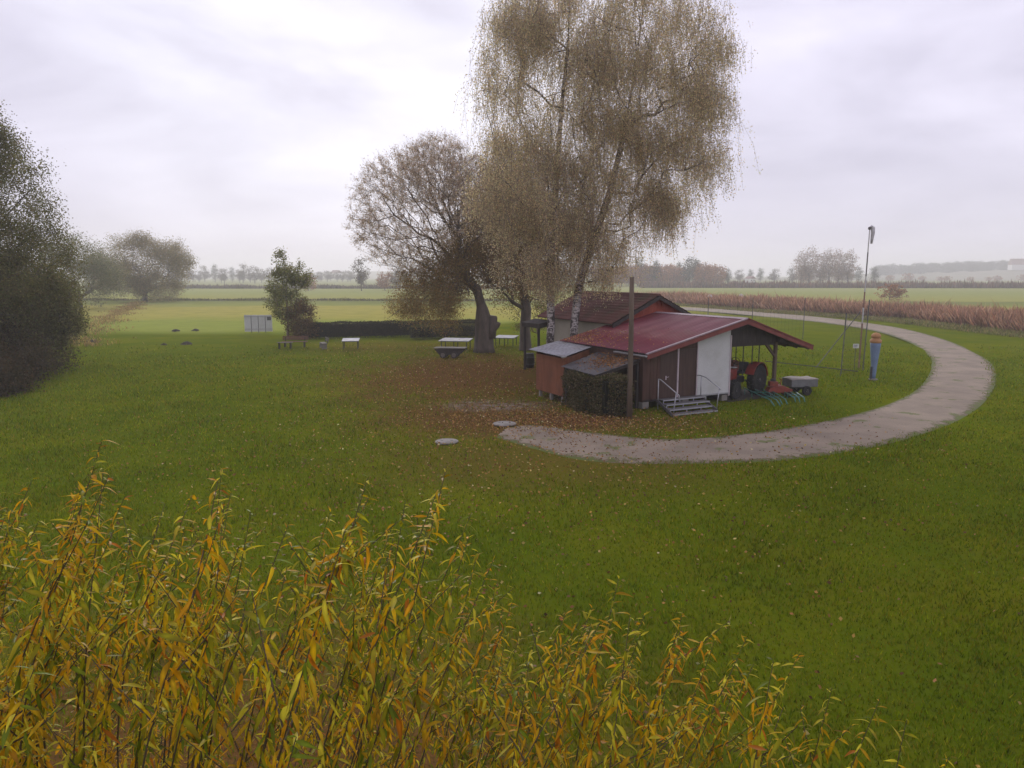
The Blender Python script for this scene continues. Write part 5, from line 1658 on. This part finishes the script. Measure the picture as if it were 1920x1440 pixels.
spots = []
for cx, cy, sx, sy, m_ in ((-1.8, 46, 5.5, 9, 6000), (2.2, 30.6, 2.6, 1.6, 3600), (-.8, 32.5, 3.4, 3.4, 2800), (-1, 23.5, 6, 5, 2600), (6.5, 29.5, 3.5, 1.6, 1200), (-8, 55, 7, 9, 2400), (4, 21, 5, 4, 700),
                           (-8, 27, 5, 7, 700), (-2, 10, 4, 3.5, 900), (3, 40, 2, 3, 500), (6, 26.2, 5, 1.4, 420)):
    spots.append(np.stack([rg.normal(cx, sx, m_), rg.normal(cy, sy, m_)], 1))
sp = np.concatenate(spots)
ul, wl_ = (sp[:, 0] - HO[0]) * UX[0] + (sp[:, 1] - HO[1]) * UX[1], (sp[:, 0] - HO[0]) * WX[0] + (sp[:, 1] - HO[1]) * WX[1]
sp = sp[(sp[:, 1] > 4) & ~((ul > -.1) & (ul < 5.2) & (wl_ > 0) & (wl_ < 13.5))]
n = len(sp)
c = np.concatenate([sp, (.035 + .03 * rg.random(n))[:, None]], 1)
d = rg.normal(size=(n, 3)) * (1, 1, .25)
lc_ = tint(n, [(0.30, 0.15, 0.045), (0.20, 0.09, 0.035), (0.42, 0.30, 0.10), (0.36, 0.20, 0.05), (0.13, 0.07, 0.03), (0.5, 0.42, 0.22)], rg, .2, [4, 4, 1.4, 3, 3, .6])
sz = rg.uniform(.6, 1.2, n)
v, f, cc = leaf_quads(c, d, .085 * sz, .06 * sz, lc_, rg)
tag(link('fallen_leaves', np_mesh('fallen_leaves', v, f, cc), M['litter']), 'scattered yellow and brown fallen leaves on the lawn', 'leaves', kind='stuff')

# ------------------------------------------------------------------ foreground willow shoots
OUT = [(-120, 930), (0, 925), (60, 900), (150, 920), (190, 828), (235, 930), (300, 970), (360, 930), (415, 880), (470, 960), (540, 985), (620, 960), (690, 895), (760, 940), (835, 885), (885, 960), (925, 1050),
       (960, 1130), (1010, 1180), (1060, 1150), (1110, 1140), (1160, 1085), (1210, 1150), (1280, 1150), (1340, 1200), (1400, 1195), (1450, 1240), (1500, 1225), (1560, 1290), (1650, 1310), (1700, 1350), (1780, 1420), (1900, 1480)]
ou, ov = np.array([p[0] for p in OUT], float), np.array([p[1] for p in OUT], float)


def leaf_template(curl, twist):
    """lance-shaped leaf along +x, folded on its midrib, drooping tip; unit length"""
    V, F = [], []
    prof = [(0, .014), (.12, .055), (.32, .105), (.55, .100), (.78, .060), (1.0, .004)]
    for t, w in prof:
        z = -curl * t * t
        an = twist * t
        for k, s in enumerate((-1, 0, 1)):
            y, dz = s * w * math.cos(an), abs(s) * w * .35 + s * w * math.sin(an)
            V.append((t * (1 - .12 * curl), y, z + dz))
    for i in range(5):
        b = i * 3
        F += [(b, b + 3, b + 4, b + 1), (b + 1, b + 4, b + 5, b + 2)]
    return np.array(V), np.array(F)


LT = [leaf_template(c, t) for c, t in ((.15, .2), (.45, -.5), (.85, .6), (.3, 1.3), (-.1, -.3), (.6, -1.1), (1.1, .2))]
TIPF = np.repeat(np.array([0, .12, .32, .55, .78, 1.0]), 3)[:, None]
RIB = np.tile(np.array([1.0, 1.22, .94]), 6)[:, None]


def leaf_cols(c, rng):
    """midrib paler, withered brown tip and blotches"""
    wither = np.clip(TIPF - 1 + rng.uniform(.1, .75), 0, 1) * rng.uniform(.3, 1.2)
    out = np.array(c)[None, :] * RIB * (1 + rng.normal(size=(18, 1)) * .16)
    return np.clip(out * (1 - np.clip(wither, 0, .85)) + np.array((0.16, 0.075, 0.02)) * np.clip(wither, 0, .85), .004, .9)

LCOL = [(0.50, 0.31, 0.006), (0.42, 0.24, 0.006), (0.27, 0.25, 0.008), (0.13, 0.17, 0.010), (0.54, 0.26, 0.006), (0.40, 0.13, 0.008), (0.50, 0.42, 0.03)]
LMESH = []
for (V, F) in LT:
    row = []
    for c in LCOL:
        row.append(np_mesh('leaf', V, F, leaf_cols(c, np.random.default_rng(3 + len(row) + 9 * len(LMESH)))))
        row[-1].materials.append(M['leaf_near'])
    LMESH.append(row)


def shoots(name, label, u_lo, u_hi, n_sh, root_xy, seed, y_rng, dense, deep=0):
    rng = np.random.default_rng(seed)
    base = np.array((*root_xy, 0.0))
    root = empty(name, tuple(base))
    tag(root, label, 'willow bush', 'willow shoots in the foreground')
    leaves = []
    peaks = [p for p in OUT if u_lo <= p[0] <= u_hi]
    peaks += [(p[0] + rng.uniform(-26, 26), p[1] + rng.uniform(25, 90)) for p in peaks for _ in (0, 1)]
    for i in range(n_sh + deep):
        if i >= n_sh:
            u = rng.uniform(u_lo, u_hi)
            y = rng.uniform(4.6, 6.8)
            vt = np.interp(u, ou, ov) + 130 + rng.random() * 330
        elif i < len(peaks):
            u, vt = peaks[i]
            y = rng.uniform(y_rng[0] + .6, y_rng[1])
        else:
            u = rng.uniform(u_lo, u_hi)
            y = rng.uniform(*y_rng)
            vt = np.interp(u, ou, ov) + 25 + abs(rng.normal()) * dense
            if vt > 1180: y = rng.uniform(1.7, 2.8)
        tip = spot(u, vt, y)
        h = tip[2]
        lean = np.array((rng.normal(.30, .10), rng.normal(.05, .10), 1.0))
        p2 = tip - lean * 1.1 * np.array((1, 1, 1))
        foot = np.array((base[0] * .55 + p2[0] * .45 + rng.normal() * .15, base[1] * .55 + p2[1] * .45 + rng.normal() * .12, -.02))
        mid = foot * .45 + p2 * .55 + np.array((-.12, 0, .1))
        path = catmull([foot, mid, p2, tip], 7)
        m = len(path)
        rad = [.009 * (1 - k / (m - 1)) + .0014 for k in range(m)]
        stem = MB().tube([p - base for p in path], rad, 5, False)
        # leaf-bearing part of the stem, and side twigs
        seglen = np.linalg.norm(np.diff(path, axis=0), axis=1)
        cum = np.concatenate([[0], np.cumsum(seglen)])
        tot = cum[-1]

        def at(s): return np.array([np.interp(s, cum, path[:, k]) for k in range(3)])
        run = rng.uniform(.8, 1.35) if rng.random() < .5 else rng.uniform(1.5, 2.3)
        s, ang = tot, rng.random() * 6.28
        axis_jobs = []
        while s > tot - run:
            axis_jobs.append((at(s), (tot - s) / run, ang))
            ang += 2.4 + rng.normal() * .3
            s -= rng.uniform(.009, .019) * (1 + .8 * (tot - s) / run)
        for k in range(rng.integers(2, 5)):
            s0 = tot - rng.uniform(.35, 1.0) * run
            p0 = at(s0)
            az = rng.random() * 6.28
            dr = np.array((math.cos(az) * .6 + .15, math.sin(az) * .6, rng.uniform(.5, .9)))
            ln = rng.uniform(.25, .55)
            p1 = p0 + dr / np.linalg.norm(dr) * ln
            pm_ = (p0 + p1) / 2 + (0, 0, -.02)
            stem.tube([p0 - base, pm_ - base, p1 - base], [.004, .003, .0015], 4, False)
            for t in np.linspace(.1, 1, rng.integers(14, 24)):
                axis_jobs.append((p0 * (1 - t) + p1 * t, (1 - t) * .6, ang))
                ang += 2.4
        stem.build('stem', M['shoot'], root, smooth=True)
        hue = rng.random()
        for p, q, an in axis_jobs:
            L_ = rng.uniform(.04, .095) * (.65 + .55 * min(1, q * 3.5)) * (1.0 if rng.random() > .06 else 1.35)
            up = .45 - 1.5 * min(1, q * 2.2) + rng.normal() * .35
            x = np.array((math.cos(an), math.sin(an), up)); x /= np.linalg.norm(x)
            zz = np.array((rng.normal() * .35, rng.normal() * .35, 1.0))
            yv = np.cross(zz, x); yv /= np.linalg.norm(yv)
            zz = np.cross(x, yv)
            ws_ = np.array((3.2, 2.0, 3.2, 2.8, 1.6, .5, 2.6)) * (1 + np.array((.6, .2, -.5, -.7, .6, .3, -.3)) * (2 * hue - 1) * 1.1 + np.array((0, 0, .5, .8, -.3, -.2, .3)) * (q < .12))
            ci = rng.choice(7, p=np.maximum(ws_, .05) / np.maximum(ws_, .05).sum())
            leaves.append((p - base, np.stack([x, yv, zz], 1) * L_, rng.integers(0, len(LT)), ci, np.linalg.norm(p - np.array((0, 0, CAM_H))), p))
    # the leaves that show largest are objects of their own, the rest one mass
    def score(l):
        w = l[5]
        fw = w[1] * math.cos(PITCH) - (w[2] - CAM_H) * math.sin(PITCH)
        upv = w[1] * math.sin(PITCH) + (w[2] - CAM_H) * math.cos(PITCH)
        if fw < .3: return 0
        u, v_ = 960 + FPX * w[0] / fw, 720 - FPX * upv / fw
        inside = 20 < u < 1900 and 780 < v_ < 1420
        return np.linalg.norm(l[1][:, 0]) / fw * (1 if inside else .01)
    leaves.sort(key=score, reverse=True)
    for p, mt, ti, ci, _, _ in leaves[:300]:
        o = bpy.data.objects.new('leaf', LMESH[ti][ci])
        COL.objects.link(o)
        o.parent = root
        mm = Matrix.Identity(4)
        for a_ in range(3):
            for b_ in range(3): mm[a_][b_] = mt[a_, b_]
            mm[a_][3] = p[a_]
        o.matrix_basis = mm
    V, F, C = [], [], []
    b = 0
    for p, mt, ti, ci, _, _ in leaves[300:]:
        tv, tf = LT[ti]
        V.append(tv @ mt.T + p); F.append(tf + b); b += len(tv)
        C.append(leaf_cols(np.array(LCOL[ci]) * (1 + rng.normal() * .18), rng))
    o = link('foliage', np_mesh('foliage', np.concatenate(V), np.concatenate(F), np.clip(np.concatenate(C), .005, .9), True), M['leaf_near'], root)
    tag(o, kind='stuff')
    return len(leaves)


shoots('willow_bush', 'yellow leaved willow bush covering the lower left foreground', -120, 950, 74, (-2.2, 4.2), 901, (2.3, 4.6), 230, 46)
shoots('willow_bush', 'lower greenish yellow willow bush right of the large one', 950, 1800, 33, (1.3, 4.0), 902, (2.5, 4.4), 110, 0)

# ------------------------------------------------------------------ morning haze
hz = MB().box((0, 1650, 29.0), (3600, 3600, 62)).build('haze', None)
hm = bpy.data.materials.new('haze')
hm.use_nodes = True
nt = hm.node_tree
nt.nodes.clear()
out = nt.nodes.new('ShaderNodeOutputMaterial')
pv = nt.nodes.new('ShaderNodeVolumePrincipled')
pv.inputs['Color'].default_value = (0.97, 0.97, 0.99, 1)
pv.inputs['Density'].default_value = 0.0008
pv.inputs['Anisotropy'].default_value = 0.25
nt.links.new(pv.outputs[0], out.inputs['Volume'])
hz.data.materials.append(hm)
tag(hz, 'thin morning haze over the whole meadow', 'haze', kind='stuff')
